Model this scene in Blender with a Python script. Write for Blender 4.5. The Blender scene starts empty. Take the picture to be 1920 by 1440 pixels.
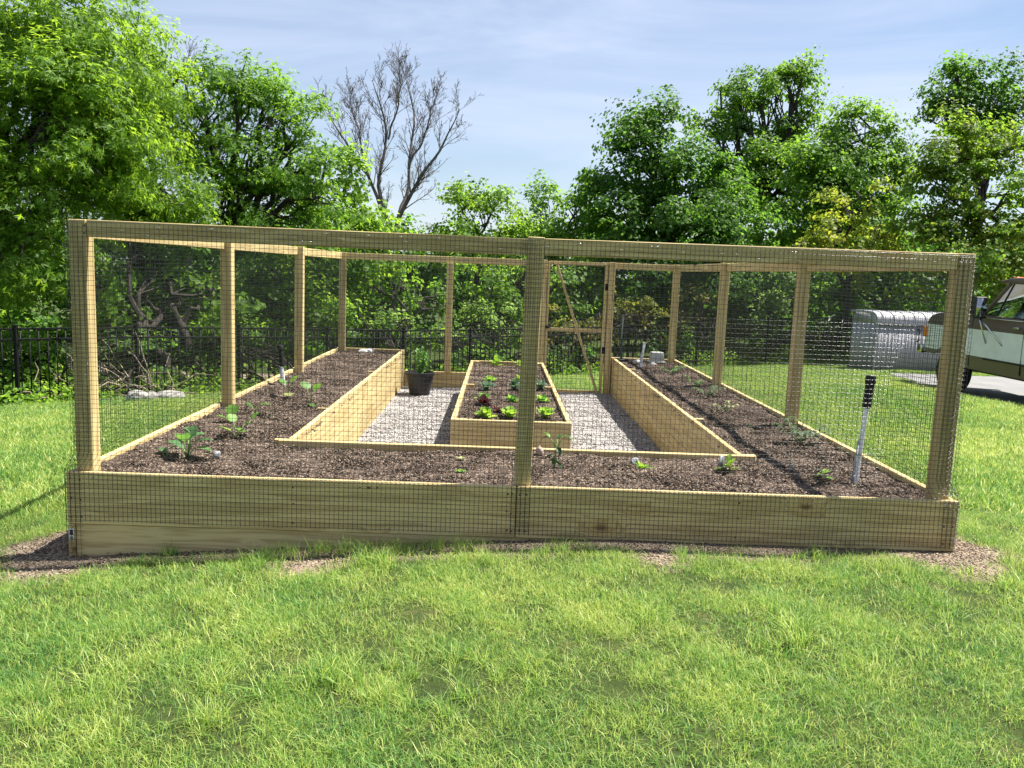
import bpy, bmesh, math, random
import numpy as np
from mathutils import Vector, Matrix, Euler

random.seed(7)
rng = np.random.default_rng(11)
S = bpy.context.scene
COL = S.collection
R = math.radians

# ------------------------------------------------------------------ camera
CAMLOC = np.array([-0.1287, -4.4005, 1.1592])
YAW, PIT, ROL, FPX = 0.01822, -0.13402, 0.03783, 1553.5
_F = np.array([math.sin(YAW)*math.cos(PIT), math.cos(YAW)*math.cos(PIT), math.sin(PIT)])
_R0 = np.array([math.cos(YAW), -math.sin(YAW), 0.0])
_U0 = np.cross(_R0, _F)
_R = _R0*math.cos(ROL)+_U0*math.sin(ROL)
_U = -_R0*math.sin(ROL)+_U0*math.cos(ROL)
cd = bpy.data.cameras.new('camera')
cam = bpy.data.objects.new('camera', cd)
COL.objects.link(cam)
M = Matrix.Identity(4)
for i in range(3):
    M[i][0], M[i][1], M[i][2], M[i][3] = _R[i], _U[i], -_F[i], CAMLOC[i]
cam.matrix_world = M
cd.sensor_width = 36
cd.lens = FPX/1920*36
cd.clip_end = 2000
S.camera = cam

def at(px, py, Z):
    """world point seen at a photo pixel, Z metres of depth along +Y from the camera position"""
    d = _F+_R*(px-960)/FPX-_U*(py-720)/FPX
    return CAMLOC+d*(Z/d[1])

# ------------------------------------------------------------------ light
SUN = Vector((0.49, 0.15, 1.0)).normalized()
w = bpy.data.worlds.new('World')
S.world = w
w.use_nodes = True
nt = w.node_tree
nt.nodes.clear()
wo = nt.nodes.new('ShaderNodeOutputWorld')
bg = nt.nodes.new('ShaderNodeBackground')
sky = nt.nodes.new('ShaderNodeTexSky')
sky.sky_type = 'NISHITA'
sky.sun_disc = False
sky.sun_elevation = math.asin(SUN.z)
sky.sun_rotation = math.atan2(SUN.x, SUN.y)
sky.air_density = 1.0
sky.dust_density = 0.8
sky.ozone_density = 2.5
tc = nt.nodes.new('ShaderNodeTexCoord')
mp = nt.nodes.new('ShaderNodeMapping')
mp.inputs['Scale'].default_value = (1.3, 2.0, 6.5)
mp.inputs['Rotation'].default_value = (0.0, 0.12, 0.35)
n1 = nt.nodes.new('ShaderNodeTexNoise')
n1.inputs['Scale'].default_value = 1.5
n1.inputs['Detail'].default_value = 8
n1.inputs['Roughness'].default_value = 0.56
n1.inputs['Distortion'].default_value = 0.7
cr = nt.nodes.new('ShaderNodeValToRGB')
cr.color_ramp.elements[0].position = 0.27
cr.color_ramp.elements[0].color = (0.02, 0.02, 0.02, 1)
cr.color_ramp.elements[1].position = 0.72
cr.color_ramp.elements[1].color = (0.72, 0.72, 0.72, 1)
mx = nt.nodes.new('ShaderNodeMix')
mx.data_type = 'RGBA'
mx.inputs[7].default_value = (6.3, 6.8, 8.2, 1)
nt.links.new(tc.outputs['Generated'], mp.inputs['Vector'])
nt.links.new(mp.outputs['Vector'], n1.inputs['Vector'])
nt.links.new(n1.outputs['Fac'], cr.inputs['Fac'])
nt.links.new(cr.outputs['Color'], mx.inputs[0])
nt.links.new(sky.outputs['Color'], mx.inputs[6])
nt.links.new(mx.outputs[2], bg.inputs['Color'])
nt.links.new(bg.outputs['Background'], wo.inputs['Surface'])
bg.inputs['Strength'].default_value = 0.053

sd = bpy.data.lights.new('sun', 'SUN')
sd.energy = 5.0
sd.angle = R(0.53)
sd.color = (1.0, 0.95, 0.86)
sun = bpy.data.objects.new('sun', sd)
COL.objects.link(sun)
sun.rotation_euler = (-SUN).to_track_quat('-Z', 'Y').to_euler()
sun.location = (20, 6, 40)

S.view_settings.view_transform = 'Standard'
S.view_settings.look = 'None'
S.view_settings.gamma = 1
S.view_settings.use_curve_mapping = False
S.view_settings.exposure = 1.48
S.render.engine = 'CYCLES'
S.cycles.max_bounces = 10
S.cycles.diffuse_bounces = 6
S.cycles.transmission_bounces = 8
S.cycles.transparent_max_bounces = 8

# ------------------------------------------------------------------ materials
def ns(name):
    m = bpy.data.materials.new(name)
    m.use_nodes = True
    t = m.node_tree
    return m, t, t.nodes['Principled BSDF'], t.nodes, t.links

def setp(b, **k):
    for a, v in k.items():
        b.inputs[a.replace('_', ' ')].default_value = v

def flat(name, col, rough=0.6, metal=0.0, spec=0.4, bump=0.0, bscale=60, vary=0.0, vscale=8):
    m, t, b, N, L = ns(name)
    b.inputs['Base Color'].default_value = (*col, 1)
    b.inputs['Roughness'].default_value = rough
    b.inputs['Metallic'].default_value = metal
    b.inputs['Specular IOR Level'].default_value = spec
    tcn = N.new('ShaderNodeTexCoord')
    if vary > 0:
        n = N.new('ShaderNodeTexNoise')
        n.inputs['Scale'].default_value = vscale
        n.inputs['Detail'].default_value = 6
        L.new(tcn.outputs['Object'], n.inputs['Vector'])
        r = N.new('ShaderNodeMapRange')
        r.inputs[1].default_value = 0.3; r.inputs[2].default_value = 0.7
        r.inputs[3].default_value = 1-vary; r.inputs[4].default_value = 1+vary
        L.new(n.outputs['Fac'], r.inputs[0])
        v = N.new('ShaderNodeVectorMath'); v.operation = 'SCALE'
        v.inputs[0].default_value = col
        L.new(r.outputs[0], v.inputs['Scale'])
        L.new(v.outputs[0], b.inputs['Base Color'])
    if bump > 0:
        n = N.new('ShaderNodeTexNoise')
        n.inputs['Scale'].default_value = bscale
        n.inputs['Detail'].default_value = 4
        L.new(tcn.outputs['Object'], n.inputs['Vector'])
        bp = N.new('ShaderNodeBump')
        bp.inputs['Strength'].default_value = bump
        bp.inputs['Distance'].default_value = 0.01
        L.new(n.outputs['Fac'], bp.inputs['Height'])
        L.new(bp.outputs['Normal'], b.inputs['Normal'])
    return m

def ramp(N, stops):
    c = N.new('ShaderNodeValToRGB')
    e = c.color_ramp.elements
    while len(e) > 1: e.remove(e[-1])
    e[0].position, e[0].color = stops[0][0], (*stops[0][1], 1)
    for p, col in stops[1:]:
        k = e.new(p); k.color = (*col, 1)
    return c

def wood_mat(name, light, dark, knot=(0.09, 0.05, 0.025), green=0.35):
    """pressure treated pine: grain along local X, growth bands, knots, greenish treatment blotches"""
    m, t, b, N, L = ns(name)
    tcn = N.new('ShaderNodeTexCoord'); oi = N.new('ShaderNodeObjectInfo')
    off = N.new('ShaderNodeVectorMath'); off.operation = 'MULTIPLY_ADD'
    comb = N.new('ShaderNodeCombineXYZ')
    for k in range(3): L.new(oi.outputs['Random'], comb.inputs[k])
    off.inputs[1].default_value = (37.0, 53.0, 71.0)
    L.new(comb.outputs[0], off.inputs[0]); L.new(tcn.outputs['Object'], off.inputs[2])
    # knots
    mk = N.new('ShaderNodeMapping'); mk.inputs['Scale'].default_value = (1.9, 3.6, 3.6)
    L.new(off.outputs[0], mk.inputs['Vector'])
    vo = N.new('ShaderNodeTexVoronoi'); vo.inputs['Scale'].default_value = 1.0; vo.inputs['Randomness'].default_value = 1.0
    L.new(mk.outputs[0], vo.inputs['Vector'])
    kr = N.new('ShaderNodeMapRange'); kr.interpolation_type = 'SMOOTHSTEP'
    kr.inputs[1].default_value = 0.05; kr.inputs[2].default_value = 0.125; kr.inputs[3].default_value = 1; kr.inputs[4].default_value = 0
    vs_ = N.new('ShaderNodeSeparateColor'); L.new(vo.outputs['Color'], vs_.inputs[0])
    vd = N.new('ShaderNodeMath'); vd.operation = 'MULTIPLY_ADD'; vd.inputs[1].default_value = 0.075
    L.new(vs_.outputs[0], vd.inputs[0]); L.new(vo.outputs['Distance'], vd.inputs[2])
    L.new(vd.outputs[0], kr.inputs[0])
    halo = N.new('ShaderNodeMapRange'); halo.interpolation_type = 'SMOOTHSTEP'
    halo.inputs[1].default_value = 0.05; halo.inputs[2].default_value = 0.34; halo.inputs[3].default_value = 1; halo.inputs[4].default_value = 0
    L.new(vd.outputs[0], halo.inputs[0])
    # grain, bent round the knots
    mg = N.new('ShaderNodeMapping'); mg.inputs['Scale'].default_value = (0.8, 15.0, 15.0)
    L.new(off.outputs[0], mg.inputs['Vector'])
    add = N.new('ShaderNodeVectorMath'); add.operation = 'ADD'
    cz = N.new('ShaderNodeCombineXYZ'); hm = N.new('ShaderNodeMath'); hm.operation = 'MULTIPLY'; hm.inputs[1].default_value = 0.9
    L.new(halo.outputs[0], hm.inputs[0]); L.new(hm.outputs[0], cz.inputs[2]); L.new(hm.outputs[0], cz.inputs[1])
    L.new(mg.outputs[0], add.inputs[0]); L.new(cz.outputs[0], add.inputs[1])
    n = N.new('ShaderNodeTexNoise'); n.inputs['Scale'].default_value = 1.4; n.inputs['Detail'].default_value = 3; n.inputs['Distortion'].default_value = 0.5
    L.new(add.outputs[0], n.inputs['Vector'])
    wv = N.new('ShaderNodeMath'); wv.operation = 'MULTIPLY'; wv.inputs[1].default_value = 24
    L.new(n.outputs['Fac'], wv.inputs[0])
    sn = N.new('ShaderNodeMath'); sn.operation = 'SINE'; L.new(wv.outputs[0], sn.inputs[0])
    g = N.new('ShaderNodeMapRange'); g.inputs[1].default_value = -1; g.inputs[2].default_value = 1
    L.new(sn.outputs[0], g.inputs[0])
    fine = N.new('ShaderNodeTexNoise'); fine.inputs['Scale'].default_value = 1; fine.inputs['Detail'].default_value = 5
    mf = N.new('ShaderNodeMapping'); mf.inputs['Scale'].default_value = (6, 170, 170)
    L.new(off.outputs[0], mf.inputs['Vector']); L.new(mf.outputs[0], fine.inputs['Vector'])
    fm = N.new('ShaderNodeMath'); fm.operation = 'MULTIPLY_ADD'; fm.inputs[1].default_value = 0.55
    gm = N.new('ShaderNodeMath'); gm.operation = 'MULTIPLY'; gm.inputs[1].default_value = 0.5
    L.new(g.outputs[0], gm.inputs[0]); L.new(fine.outputs['Fac'], fm.inputs[0]); L.new(gm.outputs[0], fm.inputs[2])
    c = ramp(N, [(0.1, dark), (0.75, light)])
    L.new(fm.outputs[0], c.inputs['Fac'])
    # blotches
    bl = N.new('ShaderNodeTexNoise'); bl.inputs['Scale'].default_value = 2.2; bl.inputs['Detail'].default_value = 5
    mb = N.new('ShaderNodeMapping'); mb.inputs['Scale'].default_value = (0.7, 2, 2)
    L.new(off.outputs[0], mb.inputs['Vector']); L.new(mb.outputs[0], bl.inputs['Vector'])
    br = N.new('ShaderNodeMapRange'); br.inputs[1].default_value = 0.42; br.inputs[2].default_value = 0.72; br.inputs[3].default_value = 0; br.inputs[4].default_value = green
    L.new(bl.outputs['Fac'], br.inputs[0])
    m1 = N.new('ShaderNodeMix'); m1.data_type = 'RGBA'
    m1.inputs[7].default_value = (light[0]*0.62, light[1]*0.72, light[2]*0.72, 1)
    L.new(br.outputs[0], m1.inputs[0]); L.new(c.outputs['Color'], m1.inputs[6])
    m3 = N.new('ShaderNodeMix'); m3.data_type = 'RGBA'; m3.inputs[7].default_value = (light[0]*0.72, light[1]*0.5, light[2]*0.34, 1)
    h2 = N.new('ShaderNodeMath'); h2.operation = 'MULTIPLY'; h2.inputs[1].default_value = 0.45
    L.new(halo.outputs[0], h2.inputs[0]); L.new(h2.outputs[0], m3.inputs[0]); L.new(m1.outputs[2], m3.inputs[6])
    m2 = N.new('ShaderNodeMix'); m2.data_type = 'RGBA'; m2.inputs[7].default_value = (*knot, 1)
    k2 = N.new('ShaderNodeMath'); k2.operation = 'MULTIPLY'; k2.inputs[1].default_value = 0.85
    L.new(kr.outputs[0], k2.inputs[0]); L.new(k2.outputs[0], m2.inputs[0]); L.new(m3.outputs[2], m2.inputs[6])
    # board to board tone
    tone = N.new('ShaderNodeMapRange'); tone.inputs[3].default_value = 0.86; tone.inputs[4].default_value = 1.1
    L.new(oi.outputs['Random'], tone.inputs[0])
    sc = N.new('ShaderNodeVectorMath'); sc.operation = 'SCALE'
    L.new(m2.outputs[2], sc.inputs[0]); L.new(tone.outputs[0], sc.inputs['Scale'])
    L.new(sc.outputs[0], b.inputs['Base Color'])
    setp(b, Roughness=0.75); b.inputs['Specular IOR Level'].default_value = 0.25
    bp = N.new('ShaderNodeBump'); bp.inputs['Strength'].default_value = 0.25; bp.inputs['Distance'].default_value = 0.003
    L.new(fm.outputs[0], bp.inputs['Height']); L.new(bp.outputs['Normal'], b.inputs['Normal'])
    return m

WOOD = wood_mat('treated_pine', (0.55, 0.435, 0.21), (0.33, 0.235, 0.10))
WOODB = wood_mat('treated_pine_plank', (0.56, 0.44, 0.215), (0.34, 0.24, 0.105), green=0.22)

def leaf_mat(name, col, trans, hue_noise=1.3, tint=None, tint_amt=0.0, tr=0.52, spec=0.2, top=None):
    """leaf: diffuse + light coming through; attribute v varies leaf to leaf, noise varies bough to bough"""
    m, t, b, N, L = ns(name)
    out = N['Material Output']
    at_ = N.new('ShaderNodeAttribute'); at_.attribute_name = 'v'
    geo = N.new('ShaderNodeNewGeometry')
    n = N.new('ShaderNodeTexNoise'); n.inputs['Scale'].default_value = hue_noise; n.inputs['Detail'].default_value = 2
    L.new(geo.outputs['Position'], n.inputs['Vector'])
    s = N.new('ShaderNodeMath'); s.operation = 'MULTIPLY_ADD'; s.inputs[1].default_value = 0.9
    L.new(n.outputs['Fac'], s.inputs[0])
    h = N.new('ShaderNodeMath'); h.operation = 'MULTIPLY_ADD'; h.inputs[1].default_value = 0.7; h.inputs[2].default_value = -0.35
    L.new(at_.outputs['Fac'], h.inputs[0]); L.new(h.outputs[0], s.inputs[2])
    def graded(c, nm):
        r = ramp(N, [(0.1, tuple(x*0.62 for x in c)), (0.5, c), (0.95, (c[0]*1.55, c[1]*1.3, c[2]*1.15))])
        L.new(s.outputs[0], r.inputs['Fac'])
        o = r.outputs['Color']
        if tint:
            tn = N.new('ShaderNodeTexNoise'); tn.inputs['Scale'].default_value = 0.9; tn.inputs['Detail'].default_value = 4
            L.new(geo.outputs['Position'], tn.inputs['Vector'])
            a = N.new('ShaderNodeMath'); a.operation = 'MULTIPLY_ADD'; a.inputs[1].default_value = 0.45
            L.new(at_.outputs['Fac'], a.inputs[0]); L.new(tn.outputs['Fac'], a.inputs[2])
            mr = N.new('ShaderNodeMapRange'); mr.inputs[1].default_value = 0.72; mr.inputs[2].default_value = 0.95; mr.inputs[4].default_value = tint_amt
            L.new(a.outputs[0], mr.inputs[0])
            mm = N.new('ShaderNodeMix'); mm.data_type = 'RGBA'; mm.inputs[7].default_value = (*tint, 1)
            L.new(mr.outputs[0], mm.inputs[0]); L.new(o, mm.inputs[6]); o = mm.outputs[2]
        return o
    L.new(graded(col, 'a'), b.inputs['Base Color'])
    setp(b, Roughness=0.5); b.inputs['Specular IOR Level'].default_value = spec
    tl = N.new('ShaderNodeBsdfTranslucent'); L.new(graded(trans, 'b'), tl.inputs['Color'])
    ms = N.new('ShaderNodeMixShader'); ms.inputs[0].default_value = tr
    L.new(b.outputs[0], ms.inputs[1]); L.new(tl.outputs[0], ms.inputs[2]); L.new(ms.outputs[0], out.inputs['Surface'])
    return m

BARK = flat('bark', (0.038, 0.031, 0.026), 0.95, bump=0.8, bscale=18, vary=0.4, vscale=6)
BARKG = flat('grey_bark', (0.12, 0.105, 0.095), 0.95, bump=0.6, bscale=14, vary=0.35, vscale=4)
BLACKM = flat('black_fence_metal', (0.006, 0.006, 0.007), 0.6, spec=0.2)
WIRE = flat('black_wire', (0.009, 0.010, 0.009), 0.28, spec=0.9)

# ------------------------------------------------------------------ builders
def link(o, parent=None):
    COL.objects.link(o)
    if parent: o.parent = parent
    return o

def tag(o, label=None, cat=None, group=None, kind=None):
    if label: o['label'] = label
    if cat: o['category'] = cat
    if group: o['group'] = group
    if kind: o['kind'] = kind
    return o

def thing(name, label, cat, loc=(0, 0, 0), rz=0.0, group=None):
    o = bpy.data.objects.new(name, None)
    o.empty_display_size = 0.1
    o.location = loc; o.rotation_euler = (0, 0, rz)
    link(o)
    return tag(o, label, cat, group)

def npmesh(name, V, F, mat, v=None, smooth=False, mats=None, midx=None):
    """fast mesh from arrays; F is (n,k) or a list of such arrays"""
    V = np.asarray(V, np.float32)
    Fs = F if isinstance(F, list) else [F]
    Fs = [np.asarray(f, np.int32) for f in Fs if len(f)]
    me = bpy.data.meshes.new(name)
    me.vertices.add(len(V)); me.vertices.foreach_set('co', V.ravel())
    nl = sum(f.size for f in Fs); nf = sum(len(f) for f in Fs)
    me.loops.add(nl); me.loops.foreach_set('vertex_index', np.concatenate([f.ravel() for f in Fs]))
    me.polygons.add(nf)
    tot = np.concatenate([np.full(len(f), f.shape[1], np.int32) for f in Fs])
    st = np.concatenate([[0], np.cumsum(tot)[:-1]]).astype(np.int32)
    me.polygons.foreach_set('loop_start', st); me.polygons.foreach_set('loop_total', tot)
    if smooth: me.polygons.foreach_set('use_smooth', np.ones(nf, bool))
    if mats:
        for q in mats: me.materials.append(q)
        me.polygons.foreach_set('material_index', np.asarray(midx, np.int32))
    elif mat: me.materials.append(mat)
    if v is not None:
        a = me.attributes.new('v', 'FLOAT', 'POINT'); a.data.foreach_set('value', np.asarray(v, np.float32))
    me.update(calc_edges=True); me.validate()
    return me

def nobj(name, V, F, mat, parent=None, **k):
    return link(bpy.data.objects.new(name, npmesh(name, V, F, mat, **k)), parent)

class MB:
    """collects boxes, tubes, lathes, polygons into one mesh"""
    def __init__(s): s.V = []; s.F = {}; s.n = 0
    def add(s, V, F):
        V = np.asarray(V, float)
        for f in F: s.F.setdefault(len(f), []).append([i+s.n for i in f])
        s.V.append(V); s.n += len(V); return s
    def box(s, c, d, rot=None):
        c = np.array(c, float); d = np.array(d, float)/2
        P = np.array([[x, y, z] for x in (-1, 1) for y in (-1, 1) for z in (-1, 1)])*d
        if rot is not None: P = P@np.array(rot).T
        return s.add(P+c, [(0, 1, 3, 2), (4, 6, 7, 5), (0, 4, 5, 1), (2, 3, 7, 6), (0, 2, 6, 4), (1, 5, 7, 3)])
    def tube(s, P, r, n=8, cap=True):
        P = np.asarray(P, float); m = len(P)
        r = np.full(m, r, float) if np.isscalar(r) else np.asarray(r, float)
        T = np.gradient(P, axis=0); T /= np.linalg.norm(T, axis=1)[:, None]+1e-9
        ref = np.array([0, 0, 1.0]) if abs(T[:, 2]).mean() < 0.8 else np.array([1.0, 0, 0])
        A = np.cross(T, ref); A /= np.linalg.norm(A, axis=1)[:, None]+1e-9; B = np.cross(T, A)
        a = np.arange(n)*2*math.pi/n
        V = P[:, None]+r[:, None, None]*(np.cos(a)[None, :, None]*A[:, None]+np.sin(a)[None, :, None]*B[:, None])
        F = [(i*n+j, i*n+(j+1) % n, (i+1)*n+(j+1) % n, (i+1)*n+j) for i in range(m-1) for j in range(n)]
        if cap: F += [tuple(range(n))[::-1], tuple((m-1)*n+j for j in range(n))]
        return s.add(V.reshape(-1, 3), F)
    def lathe(s, prof, n=24, c=(0, 0, 0)):
        a = np.arange(n)*2*math.pi/n; V = []
        for r_, z in prof: V += [[c[0]+r_*math.cos(t), c[1]+r_*math.sin(t), c[2]+z] for t in a]
        m = len(prof)
        return s.add(V, [(i*n+j, i*n+(j+1) % n, (i+1)*n+(j+1) % n, (i+1)*n+j) for i in range(m-1) for j in range(n)])
    def prism(s, poly, a, b, axis=0):
        """polygon (two coords) extruded between a and b along axis"""
        n = len(poly); V = []
        for t in (a, b):
            for p in poly:
                q = list(p); q.insert(axis, t); V.append(q)
        return s.add(V, [tuple(range(n))[::-1], tuple(range(n, 2*n))]+[(i, (i+1) % n, n+(i+1) % n, n+i) for i in range(n)])
    def obj(s, name, mat, parent=None, bevel=0.0, smooth=False):
        me = npmesh(name, np.concatenate(s.V), [np.array(f) for f in s.F.values()], mat)
        bm = bmesh.new(); bm.from_mesh(me)
        bmesh.ops.recalc_face_normals(bm, faces=bm.faces[:])
        if bevel > 0:
            bmesh.ops.bevel(bm, geom=[e for e in bm.edges if len(e.link_faces) == 2 and e.calc_face_angle(0) > 0.6],
                            offset=bevel, segments=2, affect='EDGES', profile=0.6, clamp_overlap=True)
        if smooth:
            for f in bm.faces: f.smooth = True
            for e in bm.edges:
                if len(e.link_faces) == 2 and e.calc_face_angle(0) > 0.7: e.smooth = False
        bm.to_mesh(me); bm.free()
        return link(bpy.data.objects.new(name, me), parent)

_bc = {}
def beam(parent, name, a, b, wid, hei, up=(0, 0, 1), mat=None, bev=0.003):
    """a sawn board from a to b; local X runs along it, wid across, hei along up"""
    a = Vector(a); b = Vector(b); L = (b-a).length
    key = (round(L, 3), wid, hei, bev, (mat or WOOD).name)
    if key not in _bc:
        bm = bmesh.new(); bmesh.ops.create_cube(bm, size=1)
        bmesh.ops.scale(bm, vec=(L, wid, hei), verts=bm.verts)
        bmesh.ops.bevel(bm, geom=bm.edges[:], offset=bev, segments=1, affect='EDGES')
        me = bpy.data.meshes.new(name); bm.to_mesh(me); bm.free(); me.materials.append(mat or WOOD)
        _bc[key] = me
    o = bpy.data.objects.new(name, _bc[key])
    x = (b-a).normalized(); y = Vector(up).cross(x).normalized(); z = x.cross(y)
    m4 = Matrix.Identity(4)
    for i in range(3): m4[i][0], m4[i][1], m4[i][2], m4[i][3] = x[i], y[i], z[i], (a[i]+b[i])/2
    link(o)
    if parent:
        o.parent = parent
        o.matrix_local = Matrix.Translation(-Vector(parent.location))@m4
    else: o.matrix_world = m4
    return o

# ------------------------------------------------------------------ noise + terrain
def vnoise(x, y, seed=0):
    xi = np.floor(x).astype(np.int64); yi = np.floor(y).astype(np.int64)
    fx = x-xi; fy = y-yi; fx = fx*fx*(3-2*fx); fy = fy*fy*(3-2*fy)
    def h(a, b):
        k = (a*374761393+b*668265263+seed*144665) & 0x7fffffff
        k = ((k ^ (k >> 13))*1274126177) & 0x7fffffff
        return ((k ^ (k >> 16)) & 0xffff)/65535.0
    return (h(xi, yi)*(1-fx)+h(xi+1, yi)*fx)*(1-fy)+(h(xi, yi+1)*(1-fx)+h(xi+1, yi+1)*fx)*fy

def fbm(x, y, o=4, seed=0):
    s = 0; a = 0.5
    for k in range(o):
        s = s+a*vnoise(x*2**k, y*2**k, seed+k*17); a *= 0.5
    return s

W, D, H = 2.438, 7.48, 1.349      # half width, depth, post height above the board top (board top is z = 0)
CT = np.array([(-2.4, -.1, -.47), (-1.6, -.02, -.405), (-.9, 0, -.355), (0, 0, -.295), (1.2, 0, -.285), (2.4, 0, -.29),
    (-4, -4.4, -.50), (0, -4.4, -.36), (4, -4.4, -.34), (-5, 0, -.62), (-8, 3, -1.0), (-7.4, 7.6, -1.14), (-4.1, 6.6, -.80),
    (-7.8, 8.9, -1.27), (-2.2, 13.6, -1.43), (3.44, 18.2, -1.43), (9.5, 17.6, -.93), (8.6, 13.6, -.74), (7.6, 10.3, -.63),
    (7.3, 7.6, -.50), (6, 4, -.42), (4, 1, -.33), (3.2, 6, -.50), (0.9, 9, -.70), (8.7, 8.0, -.72), (9.2, 11, -.75), (9, 5, -.62), (13, 10, -.8)])
def _tps(r2): return np.where(r2 > 1e-9, r2*np.log(np.maximum(r2, 1e-9)), 0)
_n = len(CT)
_K = _tps(((CT[:, None, :2]-CT[None, :, :2])**2).sum(-1))+np.eye(_n)*0.4
_P = np.c_[np.ones(_n), CT[:, :2]]
_sol = np.linalg.solve(np.block([[_K, _P], [_P.T, np.zeros((3, 3))]]), np.r_[CT[:, 2], 0, 0, 0])
def terr(x, y):
    x = np.clip(np.asarray(x, float), -9, 12); y = np.clip(np.asarray(y, float), -4.4, 19)
    sh = x.shape; X = x.ravel(); Y = y.ravel()
    k = _tps((X[:, None]-CT[None, :, 0])**2+(Y[:, None]-CT[None, :, 1])**2)
    return (k@_sol[:_n]+_sol[_n]+X*_sol[_n+1]+Y*_sol[_n+2]).reshape(sh)

_EDY = np.array([-30, 4, 6.3, 7.65, 9.0, 10.3, 12.0, 13.3, 14.1, 14.3, 60.0])
_EDX = np.array([9.6, 8.3, 7.75, 7.40, 7.42, 7.62, 8.05, 8.30, 8.2, 11.5, 11.5])
def drive_edge(y): return np.interp(y, _EDY, _EDX)
FA = np.array([-7.83, 8.9]); FB = np.array([3.44, 18.2]); FC = np.array([12.4, 16.6])
def seg_side(x, y, a, b):
    d = b-a; n = np.array([-d[1], d[0]])/np.hypot(*d)   # left normal = behind the fence
    return (x-a[0])*n[0]+(y-a[1])*n[1]
def fence_side(x, y):   # > 0 behind the fence
    return np.minimum(seg_side(x, y, FA, FB), seg_side(x, y, FB, FC))
def dirt_amount(x, y):
    dx = np.maximum(np.abs(x)-W, 0); dy = np.maximum(np.maximum(-y, y-D), 0)
    d = np.hypot(dx, dy)
    n = fbm(x*2.6+5, y*2.6+3, 3, 5)-0.45
    wdt = 0.31+0.15*np.clip(np.abs(x)-2.0, 0, 0.5)
    a = np.clip((wdt+n*0.7-d)/0.07, 0, 1)*(d < 1)
    f = fence_side(x, y)
    return np.maximum(a, np.clip((f+0.75+n*0.5)/0.15, 0, 1)*np.clip((0.5-f)/0.3, 0, 1))

def ground_z(x, y):
    z = terr(x, y)+(fbm(x*1.7, y*1.7, 3, 3)-0.44)*0.03
    z = z-0.05*(x > drive_edge(y)-0.02)
    ins = (np.abs(x) < W-0.06) & (y > 0.05) & (y < D-0.05)
    return np.where(ins, -0.66, z)

# ---- ground sheet
def lines(lo, hi, far, fine_lo, fine_hi, fs, ms):
    a = np.concatenate([np.arange(lo, fine_lo, ms), np.arange(fine_lo, fine_hi+1e-6, fs), np.arange(fine_hi+ms, hi+1e-6, ms)])
    return np.concatenate([-far[::-1]+lo, a, hi+far])
far = np.array([8., 25., 80., 300., 900.])
xs = lines(-14, 18, far, -4.0, 4.0, 0.1, 0.4)
ys = lines(-8, 28, far, -4.0, 1.0, 0.1, 0.4)
X, Y = np.meshgrid(xs, ys)
Zg = ground_z(X, Y)
nx, ny = len(xs), len(ys)
ii = (np.arange(ny-1)[:, None]*nx+np.arange(nx-1)[None]).ravel()
GF = np.stack([ii, ii+1, ii+nx+1, ii+nx], 1)

def ground_mat():
    m, t, b, N, L = ns('lawn_ground')
    a = N.new('ShaderNodeAttribute'); a.attribute_name = 'v'
    geo = N.new('ShaderNodeNewGeometry')
    n = N.new('ShaderNodeTexNoise'); n.inputs['Scale'].default_value = 9; n.inputs['Detail'].default_value = 8
    L.new(geo.outputs['Position'], n.inputs['Vector'])
    n2 = N.new('ShaderNodeTexNoise'); n2.inputs['Scale'].default_value = 70; n2.inputs['Detail'].default_value = 6; n2.inputs['Roughness'].default_value = 0.75
    L.new(geo.outputs['Position'], n2.inputs['Vector'])
    g = ramp(N, [(0.3, (0.03, 0.05, 0.014)), (0.6, (0.055, 0.075, 0.022)), (0.8, (0.12, 0.115, 0.045))])
    L.new(n.outputs['Fac'], g.inputs['Fac'])
    d = ramp(N, [(0.30, (0.06, 0.045, 0.033)), (0.48, (0.23, 0.175, 0.128)), (0.66, (0.42, 0.345, 0.26))])
    L.new(n2.outputs['Fac'], d.inputs['Fac'])
    mm = N.new('ShaderNodeMix'); mm.data_type = 'RGBA'
    L.new(a.outputs['Fac'], mm.inputs[0]); L.new(g.outputs['Color'], mm.inputs[6]); L.new(d.outputs['Color'], mm.inputs[7])
    L.new(mm.outputs[2], b.inputs['Base Color'])
    setp(b, Roughness=0.95); b.inputs['Specular IOR Level'].default_value = 0.1
    bp = N.new('ShaderNodeBump'); bp.inputs['Strength'].default_value = 0.8; bp.inputs['Distance'].default_value = 0.02
    L.new(n2.outputs['Fac'], bp.inputs['Height']); L.new(bp.outputs['Normal'], b.inputs['Normal'])
    return m
GROUND = ground_mat()
tag(nobj('lawn', np.c_[X.ravel(), Y.ravel(), Zg.ravel()], GF, GROUND, v=dirt_amount(X, Y).ravel(), smooth=True), kind='structure')

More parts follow.
